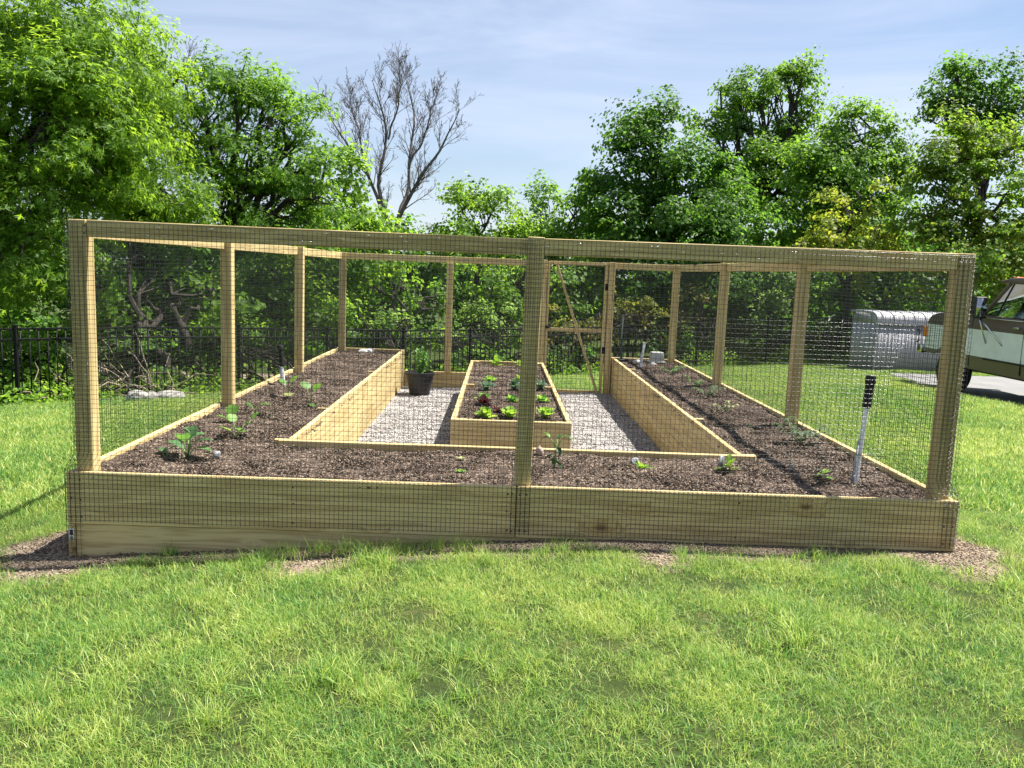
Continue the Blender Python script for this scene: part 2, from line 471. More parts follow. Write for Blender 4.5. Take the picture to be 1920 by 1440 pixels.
# ---- driveway
uy = np.concatenate([np.arange(-30, 4, 2.0), np.arange(4, 16, 0.25), np.arange(16, 61, 3.0)])
us = np.concatenate([np.linspace(0, 1.2, 7), np.linspace(1.6, 12, 14)])
YY, UU = np.meshgrid(uy, us, indexing='ij')
XX = drive_edge(YY)+UU
ZZ = terr(XX, YY)-0.012-0.02*np.clip(1-UU/0.25, 0, 1)
nu = len(us); ii = (np.arange(len(uy)-1)[:, None]*nu+np.arange(nu-1)[None]).ravel()
def asphalt():
    m, t, b, N, L = ns('asphalt')
    geo = N.new('ShaderNodeNewGeometry')
    n = N.new('ShaderNodeTexNoise'); n.inputs['Scale'].default_value = 90; n.inputs['Detail'].default_value = 5
    n2 = N.new('ShaderNodeTexNoise'); n2.inputs['Scale'].default_value = 1.2; n2.inputs['Detail'].default_value = 5
    for q in (n, n2): L.new(geo.outputs['Position'], q.inputs['Vector'])
    s = N.new('ShaderNodeMath'); s.operation = 'MULTIPLY_ADD'; s.inputs[1].default_value = 0.5
    h = N.new('ShaderNodeMath'); h.operation = 'MULTIPLY'; h.inputs[1].default_value = 0.5
    L.new(n2.outputs['Fac'], h.inputs[0]); L.new(n.outputs['Fac'], s.inputs[0]); L.new(h.outputs[0], s.inputs[2])
    c = ramp(N, [(0.3, (0.11, 0.11, 0.115)), (0.7, (0.21, 0.205, 0.20))])
    L.new(s.outputs[0], c.inputs['Fac']); L.new(c.outputs['Color'], b.inputs['Base Color'])
    setp(b, Roughness=0.9)
    bp = N.new('ShaderNodeBump'); bp.inputs['Strength'].default_value = 0.5; bp.inputs['Distance'].default_value = 0.01
    L.new(n.outputs['Fac'], bp.inputs['Height']); L.new(bp.outputs['Normal'], b.inputs['Normal'])
    return m
tag(nobj('driveway', np.c_[XX.ravel(), YY.ravel(), ZZ.ravel()], np.stack([ii, ii+nu, ii+nu+1, ii+1], 1), asphalt(), smooth=True), kind='structure')

# ------------------------------------------------------------------ the garden enclosure
BT = 0.038; PW = 0.089; BH = 0.286
E = thing('garden_enclosure', 'large pine framed vegetable garden with raised beds walled in by black wire mesh', 'garden enclosure', (0, 0, -0.57))
def board(a, b, top, parent=E, h=BH, mat=WOODB):
    z = top-h/2
    return beam(parent, 'board', (a[0], a[1], z), (b[0], b[1], z), BT, h, mat=mat)
LOW = -BH-0.003
g1 = 0.0015
# front: two upper boards meeting in the middle, lower course stepped back at the left end
board((-W, BT/2), (-0.001, BT/2), 0); board((0.002, BT/2), (W, BT/2), 0)
board((-W+BT+g1, BT/2+0.010), (0.6, BT/2+0.010), LOW); board((0.603, BT/2+0.010), (W, BT/2+0.010), LOW)
# sides
for sx in (-1, 1):
    xb = sx*(W-BT/2)
    yy = [BT+g1, 2.476, 4.915, D-BT-g1]
    for i in range(3):
        board((xb, yy[i]+0.001), (xb, yy[i+1]-0.001), 0)
        board((xb, (0.0 if i == 0 and sx < 0 else yy[i])+0.001), (xb, yy[i+1]-0.001), LOW)
# back boards
PXL, PXR, YI = -1.474, 1.505, 1.007
GX0, GX1 = 0.43, 1.485          # outer sides of the gate posts
yb = D-BT/2
for tp in (0, LOW):
    board((-W, yb), (PXL, yb), tp)
    board((GX1+0.002, yb), (W, yb), tp)
board((PXL+0.002, yb), (GX0-0.002, yb), LOW-0.008)
# inner rail and inner bed walls
for tp in (0, LOW):
    board((-1.567, YI+BT/2), (1.62, YI+BT/2), tp)
    for xp, xe in ((PXL-BT/2, 0), (PXR+BT/2, 0)):
        ysp = 4.65 if tp == 0 else 3.7
        board((xp, YI+BT+g1), (xp, ysp-0.001), tp)
        board((xp, ysp+0.001), (xp, D-BT-g1), tp)
def cleat(x, y, top, parent=E, along='x'):
    beam(parent, 'cleat', (x, y, -0.5), (x, y, top), PW if along == 'x' else BT, BT if along == 'x' else PW, up=(0, 1, 0))
for y in (2.38, 4.9): cleat(PXL-BT-PW/2-g1, y, -0.008)
for y in (2.49, 6.1): cleat(PXR+BT+PW/2+g1, y, -0.008)
cleat(PXL-BT-PW/2-g1, YI+BT*1.5+g1, -0.003); cleat(PXR+BT+PW/2+g1, YI+BT*1.5+g1, -0.003)
# posts
PO = W-BT-PW/2-g1; PY0 = BT+PW/2+g1; PY1 = D-BT-PW/2-g1
def post(x, y, z0=-0.55, top=H, dx=0.0, dy=0.0):
    return beam(E, 'post', (x-dx*0.3, y, z0), (x+dx, y+dy, top), PW, PW, up=(0, 1, 0))
for sx in (-1, 1):
    post(sx*PO, PY0, dx=0.004*sx); post(sx*PO, 2.39+PW/2); post(sx*PO, 4.86, dx=0.005); post(sx*PO, PY1)
post(0.027, PY0, dx=0.0265)
post(-0.845, PY1-0.0, top=H-PW-0.003, z0=LOW-0.001)
post(GX0+PW/2, PY1); post(GX1-PW/2, PY1, dx=-0.004)
# top rails, flush with the outside of the posts
def rail(a, b, wid=BT): return beam(E, 'rail', a, b, wid, PW)
zr = H-PW/2-0.004
rail((-PO+PW/2+g1, BT+BT/2+g1, zr+0.004), (0.0085, BT*1.5+g1, zr-0.006))
rail((0.0985, BT*1.5+g1, zr-0.002), (PO-PW/2-g1, BT*1.5+g1, zr+0.003))
for sx in (-1, 1):
    xr = sx*(W-BT*1.5-g1)
    for a, b in ((PY0, 2.4345), (2.4345, 4.86), (4.86, PY1)): rail((xr, a+PW/2+g1, zr), (xr, b-PW/2-g1, zr))
yr = D-BT*1.5-g1
rail((-PO+PW/2+g1, yr, zr), (GX0-g1, yr, zr)); rail((GX1+g1, yr, zr), (PO-PW/2-g1, yr, zr))
# sticker on the board end at the left corner
TAGW = flat('sticker_white', (0.75, 0.77, 0.8), 0.5); TAGD = flat('sticker_print', (0.03, 0.04, 0.06), 0.5)
tg = MB().box((-W+0.019, -0.0008, -0.348+0.57), (0.026, 0.0012, 0.066)).obj('sticker', TAGW, E)
mb = MB().box((-W+0.019, -0.0020, -0.335+0.57), (0.019, 0.0008, 0.030))
for k in range(5): mb.box((-W+0.012+k*0.0035, -0.0020, -0.367+0.57), (0.0018, 0.0008, 0.018))
mb.obj('print', TAGD, tg)

# ---- black welded wire mesh, one inch cells
def wire_set(paths, ax1, ax2, r):
    """paths (n,m,3): square tubes; ax1/ax2 unit vectors spanning the cross-section"""
    n, m, _ = paths.shape
    o = np.array([ax1*r, ax2*r, -ax1*r, -ax2*r])
    V = (paths[:, :, None, :]+o[None, None]).reshape(-1, 3)
    base = (np.arange(n)[:, None]*m+np.arange(m-1)[None]).ravel()*4
    F = np.concatenate([np.stack([base+j, base+(j+1) % 4, base+4+(j+1) % 4, base+4+j], 1) for j in range(4)])
    return V, F
WR = 0.00100
def mesh_panel(name, parent, u0, u1, z0, z1, to_world, along, normal, cell=0.0254, wob=0.004, zs=None, seg=0.16, loc=None):
    us_ = np.arange(u0, u1+1e-6, cell); zs_ = np.arange(z1, z0-1e-6, -cell)
    zk = np.unique(np.r_[np.linspace(z0, z1, max(3, int((z1-z0)/0.14))), zs if zs is not None else []])
    zk = zk[(zk >= z0-1e-9) & (zk <= z1+1e-9)]
    uk = np.linspace(u0, u1, max(3, int((u1-u0)/seg)))
    loc = np.array(parent.location if loc is None else loc)
    def wp(u, z):
        w1 = (fbm(u*2.3+z0*7, z*2.3, 2, 41)-0.375)*2; w2 = (fbm(u*1.9+9, z*3.1+4, 2, 77)-0.375)*2
        P = to_world(u+w1*wob, z+w2*wob)
        return P+normal*(w1*wob)[..., None]-loc
    UU, ZK = np.meshgrid(us_, zk, indexing='ij'); Vv, Fv = wire_set(wp(UU, ZK), along, normal, WR)
    ZZ_, UK = np.meshgrid(zs_, uk, indexing='ij'); Vh, Fh = wire_set(wp(UK, ZZ_)+normal*WR, np.array([0, 0, 1.0]), normal, WR)
    o = nobj(name, np.r_[Vv, Vh], np.r_[Fv, Fh+len(Vv)], WIRE, parent)
    o['kind'] = 'stuff'
    return o
def flare(z): return np.clip((z-0.008)/0.10, 0, 1)      # 1 on the posts, 0 on the board
def front_w(u, z):
    f = flare(z); f = f*f*(3-2*f)
    y = np.where(z > 0.004, BT*f-0.004, -0.004)
    x = u*(1-f*(BT+0.001)/W)
    return np.stack([x, y, z], -1)
XA, YA = np.array([1.0, 0, 0]), np.array([0, 1.0, 0])
kz = [-0.002, 0.01, 0.03, 0.05, 0.08, 0.11, 0.13]
mesh_panel('wire_mesh', E, -W-0.003, W+0.003, -0.272, H-0.012, front_w, XA, -YA, zs=kz)
def side_w(sx):
    def f_(u, z):
        f = flare(z); f = f*f*(3-2*f)
        return np.stack([sx*(W+0.004-f*BT), u+0*z, z], -1)
    return f_
for sx in (-1, 1):
    mesh_panel('wire_mesh', E, 0.0, D, -0.27, H-0.016, side_w(sx), YA, XA*sx, zs=kz)
def back_w(u, z):
    f = flare(z); f = f*f*(3-2*f)
    return np.stack([u+0*z, D+0.004-f*BT, z], -1)
def back_low(u, z):
    return np.stack([u+0*z, np.where(z > LOW-0.02, D+0.004-BT, D+0.004), z], -1)
mesh_panel('wire_mesh', E, -W, PXL, -0.27, H-0.016, back_w, XA, YA, zs=kz)
mesh_panel('wire_mesh', E, PXL+0.01, GX0+PW, -0.5, H-0.016, back_low, XA, YA)
mesh_panel('wire_mesh', E, GX1-PW, W, -0.27, H-0.016, back_w, XA, YA, zs=kz)
# the side rolls lap round onto the front of the corner posts and boards
def lap_w(sx):
    def f_(u, z):
        P = front_w(u*1.0, z); P[..., 1] -= 0.004
        return P
    return f_
mesh_panel('wire_mesh', E, -W-0.002, -W+0.088, -0.47, H-0.02, lap_w(-1), XA, -YA, zs=kz, wob=0.006, seg=0.03)
mesh_panel('wire_mesh', E, W-0.085, W+0.004, -0.27, H-0.02, lap_w(1), XA, -YA, zs=kz, wob=0.006, seg=0.03)
# the two front rolls overlap on the middle post
def mid_w(u, z):
    P = front_w(u+0.013*flare(z), z); P[..., 1] -= 0.004
    return P
mesh_panel('wire_mesh', E, -0.03, 0.075, -0.26, H-0.02, mid_w, XA, -YA, zs=kz, wob=0.004, seg=0.03)

# ---- screw heads and wire staples
SCREW = flat('screw_head', (0.05, 0.045, 0.035), 0.5, metal=0.6); STAPLE = flat('staple_wire', (0.75, 0.75, 0.72), 0.25, metal=0.9)
mb = MB(); off = np.array(E.location)
def screw(p, n): p = np.array(p)-off; n = np.array(n); mb.tube([p-n*0.003, p+n*0.0012], 0.0048, 8)
for x in (-W+0.02, -W+0.07, -0.05, -0.025, 0.025, 0.05, W-0.07, W-0.02, -1.22, 1.22):
    for z in (-0.04, -0.14, -0.245): screw((x+rng.normal(0, .004), 0, z+rng.normal(0, .006)), (0, -1, 0))
for y in (1.1, 2.42, 3.6, 4.6, 4.72, 5.9, 7.3):
    for z in (-0.05, -0.23, -0.34, -0.5):
        screw((PXL, y+rng.normal(0, .006), z), (1, 0, 0)); screw((PXR, y+rng.normal(0, .006), z), (-1, 0, 0))
for x in (-PO, PO):
    for z in (H-0.03, H-0.07): screw((x*0.985, BT+g1, z), (0, -1, 0))
mb.obj('screws', SCREW, E)['kind'] = 'stuff'
mb = MB()
for k in range(34):
    x = rng.uniform(-2.3, 2.35); z = H-rng.choice([0.025, 0.05, 0.07]); mb.box(np.array([x, BT-0.006, z])-off, (0.024, 0.0015, 0.0016))
for k in range(26): mb.box(np.array([rng.uniform(-2.3, 2.35), -0.0062, rng.uniform(-0.25, -0.03)])-off, (0.0016, 0.0015, 0.014))
for sx in (-1, 0.012, 1):
    for k in range(9): mb.box(np.array([sx*PO+rng.normal(0, .02), BT-0.008, rng.uniform(0.15, 1.2)])-off, (0.014, 0.0015, 0.0016))
mb.obj('staples', STAPLE, E)['kind'] = 'stuff'

# ---- gate in the back wall
gate = bpy.data.objects.new('gate', None); link(gate, E); gate.location = (0.93, D-0.075, -0.54+0.57)
GPL = Vector((0.93, D-0.075, -0.54))
def gbeam(name, a, b, wid, hei, up=(0, 0, 1)):
    o = beam(None, name, a, b, wid, hei, up=up, bev=0.002)
    m4 = o.matrix_world.copy(); o.parent = gate
    x = (Vector(b)-Vector(a)).normalized(); y = Vector(up).cross(x).normalized(); z = x.cross(y)
    q = Matrix.Identity(4)
    for i in range(3): q[i][0], q[i][1], q[i][2], q[i][3] = x[i], y[i], z[i], (a[i]+b[i])/2-GPL[i]
    o.matrix_local = q
    return o
gy = D-0.075; ga, gb = GX0+PW+0.008, GX1-PW-0.01
gbeam('stile', (ga+0.019, gy, -0.54), (ga+0.019, gy, 1.335), 0.038, 0.038, (0, 1, 0))
gbeam('stile', (gb-0.027, gy, -0.55), (gb-0.022, gy, 1.345), 0.038, 0.05, (0, 1, 0)).location[0] += 0
for z in (1.315, 0.375, -0.515): gbeam('crossbar', (ga+0.039, gy, z), (gb-0.054, gy, z), 0.036, 0.05 if z > 0 else 0.06)
gbeam('brace', (ga+0.12, gy-0.038, 1.31), (gb-0.075, gy-0.038, -0.52), 0.036, 0.05, (0, 1, 0.3))
mesh_panel('wire_mesh', gate, ga, gb, -0.54, 1.33, lambda u, z: np.stack([u+0*z, 0*u+gy+0.024, z], -1), XA, YA, loc=GPL)
for z in (1.0, 0.1): MB().box((gb-0.93, -0.03, z+0.54), (0.07, 0.006, 0.09)).obj('hinge', BLACKM, gate)
MB().box((ga-0.93+0.02, -0.035, 0.95), (0.09, 0.02, 0.03)).box((ga-0.93+0.02, -0.05, 0.95), (0.02, 0.03, 0.05)).obj('latch', BLACKM, gate)

# ------------------------------------------------------------------ the middle raised bed
BX0, BX1, BY0, BY1, ZC = -0.501, 0.501, 2.346, 6.95, -0.06
B = thing('raised_bed', 'long narrow pine raised bed of lettuces on the gravel path', 'raised bed', (0, 2.346, -0.53))
for k, tp in enumerate((ZC, ZC-0.245)):
    hh = 0.242
    board((BX0, BY0+BT/2), (BX1, BY0+BT/2), tp, B, hh); board((BX0, BY1-BT/2), (BX1, BY1-BT/2), tp, B, hh)
    for xx in (BX0+BT/2, BX1-BT/2): board((xx, BY0+BT+g1), (xx, BY1-BT-g1), tp, B, hh)
for yy in (BY0+BT*1.5+g1, 4.55, BY1-BT*1.5-g1):
    for sx in (-1, 1): cleat(sx*(0.501-BT-PW/2-g1), yy, ZC-0.004, B)

# ------------------------------------------------------------------ soil, gravel
def soil_mat():
    m, t, b, N, L = ns('compost')
    geo = N.new('ShaderNodeNewGeometry')
    v = N.new('ShaderNodeTexVoronoi'); v.inputs['Scale'].default_value = 120; v.inputs['Randomness'].default_value = 1
    n = N.new('ShaderNodeTexNoise'); n.inputs['Scale'].default_value = 35; n.inputs['Detail'].default_value = 8; n.inputs['Roughness'].default_value = 0.7
    n3 = N.new('ShaderNodeTexNoise'); n3.inputs['Scale'].default_value = 2.5; n3.inputs['Detail'].default_value = 4
    for q in (v, n, n3): L.new(geo.outputs['Position'], q.inputs['Vector'])
    sep = N.new('ShaderNodeSeparateColor'); L.new(v.outputs['Color'], sep.inputs[0])
    s = N.new('ShaderNodeMath'); s.operation = 'MULTIPLY_ADD'; s.inputs[1].default_value = 0.62
    L.new(sep.outputs[0], s.inputs[0])
    s2 = N.new('ShaderNodeMath'); s2.operation = 'MULTIPLY_ADD'; s2.inputs[1].default_value = 0.5
    s3 = N.new('ShaderNodeMath'); s3.operation = 'MULTIPLY'; s3.inputs[1].default_value = 0.3
    L.new(n3.outputs['Fac'], s3.inputs[0]); L.new(n.outputs['Fac'], s2.inputs[0]); L.new(s3.outputs[0], s2.inputs[2]); L.new(s2.outputs[0], s.inputs[2])
    c = ramp(N, [(0.36, (0.018, 0.013, 0.010)), (0.68, (0.060, 0.043, 0.033)), (0.9, (0.115, 0.084, 0.064)), (1.0, (0.28, 0.22, 0.17))])
    L.new(s.outputs[0], c.inputs['Fac']); L.new(c.outputs['Color'], b.inputs['Base Color'])
    setp(b, Roughness=0.95); b.inputs['Specular IOR Level'].default_value = 0.15
    bp = N.new('ShaderNodeBump'); bp.inputs['Strength'].default_value = 1.0; bp.inputs['Distance'].default_value = 0.02
    L.new(s.outputs[0], bp.inputs['Height']); L.new(bp.outputs['Normal'], b.inputs['Normal'])
    return m
SOIL = soil_mat()
HOLES = [(0.12, 0.62, .10), (1.30, .70, .09), (1.88, .55, .09), (2.08, 1.62, .13), (.55, .66, .08), (.93, .60, .07), (-1.35, 1.2, .05),
         (-2.07, .55, .08), (-1.98, .44, .07), (-1.95, 2.05, .08), (-2.09, 2.98, .09), (2.0, 2.2, .08), (2.0, 3.9, .1), (2.05, 4.9, .08), (-1.75, 2.2, .04),
         (-0.29, 2.62, .06), (-0.08, 2.66, .06), (0.22, 2.7, .06), (-.12, 3.9, .07)]
def soil_z(x, y, base):
    z = base+(fbm(x*3, y*3, 4, 9)-0.46)*0.05+(fbm(x*16, y*16, 3, 19)-0.44)*0.030+(vnoise(x*55, y*55, 23)-0.5)*0.011
    for hx, hy, hr in HOLES:
        z = z-0.035*np.exp(-((x-hx)**2+(y-hy)**2)/(hr*hr*0.5))
        z = z+0.018*np.exp(-((x-hx+hr)**2+(y-hy-hr*0.8)**2)/(hr*hr*0.4))
    return z
def sheet(rects, zf, step):
    Vs, Fs, n = [], [], 0
    for x0, x1, y0, y1 in rects:
        a = np.linspace(x0, x1, max(2, int((x1-x0)/step))); b_ = np.linspace(y0, y1, max(2, int((y1-y0)/step)))
        X_, Y_ = np.meshgrid(a, b_); k = len(a)
        i = (np.arange(len(b_)-1)[:, None]*k+np.arange(k-1)[None]).ravel()
        Vs.append(np.c_[X_.ravel(), Y_.ravel(), zf(X_, Y_).ravel()]); Fs.append(np.stack([i, i+1, i+k+1, i+k], 1)+n); n += X_.size
    return np.concatenate(Vs), np.concatenate(Fs)
RU = [(-W+BT, W-BT, BT, YI+0.004), (-W+BT, PXL-BT, YI-0.002, D-BT), (PXR+BT, W-BT, YI-0.002, D-BT)]
V, F = sheet(RU, lambda x, y: soil_z(x, y, -0.033), 0.022)
tag(nobj('bed_soil', V, F, SOIL, smooth=True), 'dark crumbly compost filling the U shaped bed inside the mesh', 'soil', kind='stuff')
RC = [(BX0+BT, BX1-BT, BY0+BT, BY1-BT)]
V, F = sheet(RC, lambda x, y: soil_z(x, y, ZC-0.045), 0.022)
tag(nobj('bed_soil', V, F, SOIL, smooth=True), 'dark compost filling the narrow middle bed under the lettuces', 'soil', kind='stuff')

# geometry-node scatter used only for uncountable stuff (chips, pebbles, grass)
def scatter(name, P, rot, scl, idx, variants, label=None, cat=None):
    me = bpy.data.meshes.new(name)
    me.vertices.add(len(P)); me.vertices.foreach_set('co', np.asarray(P, np.float32).ravel())
    for nm, arr, ty in (('rz', rot, 'FLOAT'), ('sc', scl, 'FLOAT'), ('ix', idx, 'INT')):
        a = me.attributes.new(nm, ty, 'POINT'); a.data.foreach_set('value', np.asarray(arr, np.float32 if ty == 'FLOAT' else np.int32))
    if len(variants[0].materials): me.materials.append(variants[0].materials[0])
    o = link(bpy.data.objects.new(name, me))
    g = bpy.data.node_groups.new(name, 'GeometryNodeTree')
    g.interface.new_socket('Geometry', in_out='INPUT', socket_type='NodeSocketGeometry')
    g.interface.new_socket('Geometry', in_out='OUTPUT', socket_type='NodeSocketGeometry')
    N, L = g.nodes, g.links
    gi = N.new('NodeGroupInput'); go = N.new('NodeGroupOutput')
    j = N.new('GeometryNodeJoinGeometry')
    for q in variants[::-1]:
        src = bpy.data.objects.new(name+'_piece', q)
        oi = N.new('GeometryNodeObjectInfo'); oi.inputs['Object'].default_value = src
        oi.inputs['As Instance'].default_value = True
        L.new(oi.outputs['Geometry'], j.inputs[0])
    ip = N.new('GeometryNodeInstanceOnPoints'); ip.inputs['Pick Instance'].default_value = True
    def attr(nm, ty):
        a = N.new('GeometryNodeInputNamedAttribute'); a.data_type = ty; a.inputs['Name'].default_value = nm
        return a.outputs['Attribute']
    cx = N.new('ShaderNodeCombineXYZ'); L.new(attr('rz', 'FLOAT'), cx.inputs[2])
    cs = N.new('ShaderNodeCombineXYZ'); sc_ = attr('sc', 'FLOAT')
    for k in range(3): L.new(sc_, cs.inputs[k])
    L.new(gi.outputs[0], ip.inputs['Points']); L.new(j.outputs[0], ip.inputs['Instance'])
    L.new(attr('ix', 'INT'), ip.inputs['Instance Index']); L.new(cx.outputs[0], ip.inputs['Rotation']); L.new(cs.outputs[0], ip.inputs['Scale'])
    L.new(ip.outputs[0], go.inputs[0])
    md = o.modifiers.new('scatter', 'NODES'); md.node_group = g
    return tag(o, label, cat, kind='stuff')

def rnd_rect(rects, dens):
    P = []
    for x0, x1, y0, y1 in rects:
        n = int((x1-x0)*(y1-y0)*dens); P.append(np.c_[rng.uniform(x0, x1, n), rng.uniform(y0, y1, n)])
    return np.concatenate(P)
# wood chips and crumbs on the compost
def chip_patch(n, rad, cols):
    V, F, v = [], [], []
    for k in range(n):
        a, r_ = random.random()*6.28, rad*math.sqrt(random.random())
        l, w_, h_ = random.uniform(.002, .007), random.uniform(.0015, .004), random.uniform(.0012, .0035)
        e = np.array(Euler((random.uniform(-.6, .6), random.uniform(-.6, .6), random.random()*6.28)).to_matrix())
        P = np.array([[x, y, z] for x in (-1, 1) for y in (-1, 1) for z in (-1, 1)])*[l, w_, h_]*np.array([[1, 1, 1]])/1.0
        P = P*(1+0.3*rng.normal(size=P.shape)); P = P@e.T+[r_*math.cos(a), r_*math.sin(a), 0.002]
        b0 = len(V)*8; V.append(P); v += [random.random()]*8
        F += [[b0+i for i in f] for f in ((0, 1, 3, 2), (4, 6, 7, 5), (0, 4, 5, 1), (2, 3, 7, 6), (0, 2, 6, 4), (1, 5, 7, 3))]
    return np.concatenate(V), np.array(F), v
def ramp_mat(name, stops, rough=0.9):
    m, t, b, N, L = ns(name)
    a = N.new('ShaderNodeAttribute'); a.attribute_name = 'v'
    c = ramp(N, stops); L.new(a.outputs['Fac'], c.inputs['Fac']); L.new(c.outputs['Color'], b.inputs['Base Color'])
    setp(b, Roughness=rough); b.inputs['Specular IOR Level'].default_value = 0.2
    return m
CHIP = ramp_mat('chips', [(0, (0.022, 0.016, 0.012)), (0.65, (0.062, 0.044, 0.032)), (0.88, (0.13, 0.095, 0.07)), (1, (0.34, 0.27, 0.21))])
cv = []
for k in range(3):
    V, F, v = chip_patch(46, 0.09, None); cv.append(npmesh('chip', V, F, CHIP, v=v))
q = np.r_[rnd_rect(RU, 85), rnd_rect(RC, 85)]
zz = np.where((np.abs(q[:, 0]) < 0.5) & (q[:, 1] > 2.3), soil_z(q[:, 0], q[:, 1], ZC-0.045), soil_z(q[:, 0], q[:, 1], -0.033))
keep = (np.abs(q[:, 0]) < W-BT-0.03) & (q[:, 1] > 0.08)
q, zz = q[keep], zz[keep]; n = len(q)
scatter('mulch_chips', np.c_[q, zz], rng.uniform(0, 6.28, n), rng.uniform(.7, 1.25, n), rng.integers(0, 3, n), cv, 'light and dark wood chips strewn over the compost', 'mulch')

# gravel path
def gravel_mat():
    m, t, b, N, L = ns('gravel')
    geo = N.new('ShaderNodeNewGeometry')
    v = N.new('ShaderNodeTexVoronoi'); v.inputs['Scale'].default_value = 60
    L.new(geo.outputs['Position'], v.inputs['Vector'])
    sep = N.new('ShaderNodeSeparateColor'); L.new(v.outputs['Color'], sep.inputs[0])
    c = ramp(N, [(0.0, (0.13, 0.125, 0.125)), (0.5, (0.27, 0.255, 0.25)), (0.85, (0.42, 0.39, 0.37)), (1, (0.6, 0.57, 0.54))])
    L.new(sep.outputs[0], c.inputs['Fac']); L.new(c.outputs['Color'], b.inputs['Base Color'])
    setp(b, Roughness=0.9)
    bp = N.new('ShaderNodeBump'); bp.inputs['Strength'].default_value = 1.0; bp.inputs['Distance'].default_value = 0.02; bp.invert = True
    L.new(v.outputs['Distance'], bp.inputs['Height']); L.new(bp.outputs['Normal'], b.inputs['Normal'])
    return m
ZGR = -0.522
RG = [(PXL, PXR, YI+BT, D-BT)]
V, F = sheet(RG, lambda x, y: ZGR+(fbm(x*2.5, y*2.5, 3, 31)-.45)*.03, 0.05)
tag(nobj('gravel_path', V, F, gravel_mat(), smooth=True), kind='structure')
PEB = ramp_mat('pebbles', [(0, (0.12, 0.115, 0.115)), (0.5, (0.29, 0.275, 0.265)), (0.85, (0.45, 0.42, 0.40)), (1, (0.68, 0.65, 0.61))])
def pebble_patch(n, rad):
    bm = bmesh.new(); V, F, v = [], [], []
    bmesh.ops.create_icosphere(bm, subdivisions=1, radius=1)
    base = np.array([x.co for x in bm.verts]); tri = [[x.index for x in f.verts] for f in bm.faces]; bm.free()
    for k in range(n):
        a, r_ = random.random()*6.28, rad*math.sqrt(random.random()); s = random.uniform(.005, .012)
        P = base*(1+0.22*rng.normal(size=base.shape))*[s, s*random.uniform(.6, 1), s*random.uniform(.5, .8)]
        e = np.array(Euler((random.uniform(-.5, .5), random.uniform(-.5, .5), random.random()*6.28)).to_matrix())
        F += [[i+len(V)*12 for i in f] for f in tri]; V.append(P@e.T+[r_*math.cos(a), r_*math.sin(a), 0.004]); v += [random.random()]*12
    return np.concatenate(V), np.array(F), v
pv = []
for k in range(3):
    V, F, v = pebble_patch(45, 0.09); pv.append(npmesh('pebble', V, F, PEB, v=v))
q = rnd_rect(RG, 80); q = q[~((np.abs(q[:, 0]) < 0.46) & (q[:, 1] > 2.4) & (q[:, 1] < 6.9))]
q = q[(q[:, 0] > PXL+0.07) & (q[:, 0] < PXR-0.07) & (q[:, 1] < D-0.12)]
n = len(q)
scatter('gravel', np.c_[q, ZGR+(fbm(q[:, 0]*2.5, q[:, 1]*2.5, 3, 31)-.45)*.03], rng.uniform(0, 6.28, n), rng.uniform(.8, 1.2, n), rng.integers(0, 3, n), pv, 'loose grey gravel on the path between the beds', 'gravel')

# ------------------------------------------------------------------ grass
def grass_mat():
    m, t, b, N, L = ns('grass_blades')
    out = N['Material Output']
    a = N.new('ShaderNodeAttribute'); a.attribute_name = 'v'
    geo = N.new('ShaderNodeNewGeometry')
    n = N.new('ShaderNodeTexNoise'); n.inputs['Scale'].default_value = 3.4; n.inputs['Detail'].default_value = 6; n.inputs['Roughness'].default_value = 0.7
    n2 = N.new('ShaderNodeTexNoise'); n2.inputs['Scale'].default_value = 0.45; n2.inputs['Detail'].default_value = 3
    for q in (n, n2): L.new(geo.outputs['Position'], q.inputs['Vector'])
    s = N.new('ShaderNodeMath'); s.operation = 'MULTIPLY_ADD'; s.inputs[1].default_value = 0.5
    s2 = N.new('ShaderNodeMath'); s2.operation = 'MULTIPLY_ADD'; s2.inputs[1].default_value = 0.85
    s3 = N.new('ShaderNodeMath'); s3.operation = 'MULTIPLY_ADD'; s3.inputs[1].default_value = 0.7; s3.inputs[2].default_value = -0.47
    L.new(n2.outputs['Fac'], s3.inputs[0]); L.new(n.outputs['Fac'], s2.inputs[0]); L.new(s3.outputs[0], s2.inputs[2])
    L.new(a.outputs['Fac'], s.inputs[0]); L.new(s2.outputs[0], s.inputs[2])
    def grad(k, ky):
        c = ramp(N, [(0.18, (0.028*k, 0.085*k, 0.022*k)), (0.42, (0.062*k*ky, 0.145*k, 0.026*k)), (0.62, (0.115*k*ky, 0.19*k, 0.035*k)), (0.8, (0.17*k*ky, 0.235*k, 0.05*k)), (0.97, (0.28*k, 0.29*k, 0.10*k))])
        L.new(s.outputs[0], c.inputs['Fac']); return c.outputs['Color']
    L.new(grad(1.9, 1.12), b.inputs['Base Color'])
    setp(b, Roughness=0.5); b.inputs['Specular IOR Level'].default_value = 0.45
    tl = N.new('ShaderNodeBsdfTranslucent'); L.new(grad(2.9, 1.16), tl.inputs['Color'])
    ms = N.new('ShaderNodeMixShader'); ms.inputs[0].default_value = 0.4
    L.new(b.outputs[0], ms.inputs[1]); L.new(tl.outputs[0], ms.inputs[2]); L.new(ms.outputs[0], out.inputs['Surface'])
    return m
GRASS = grass_mat()
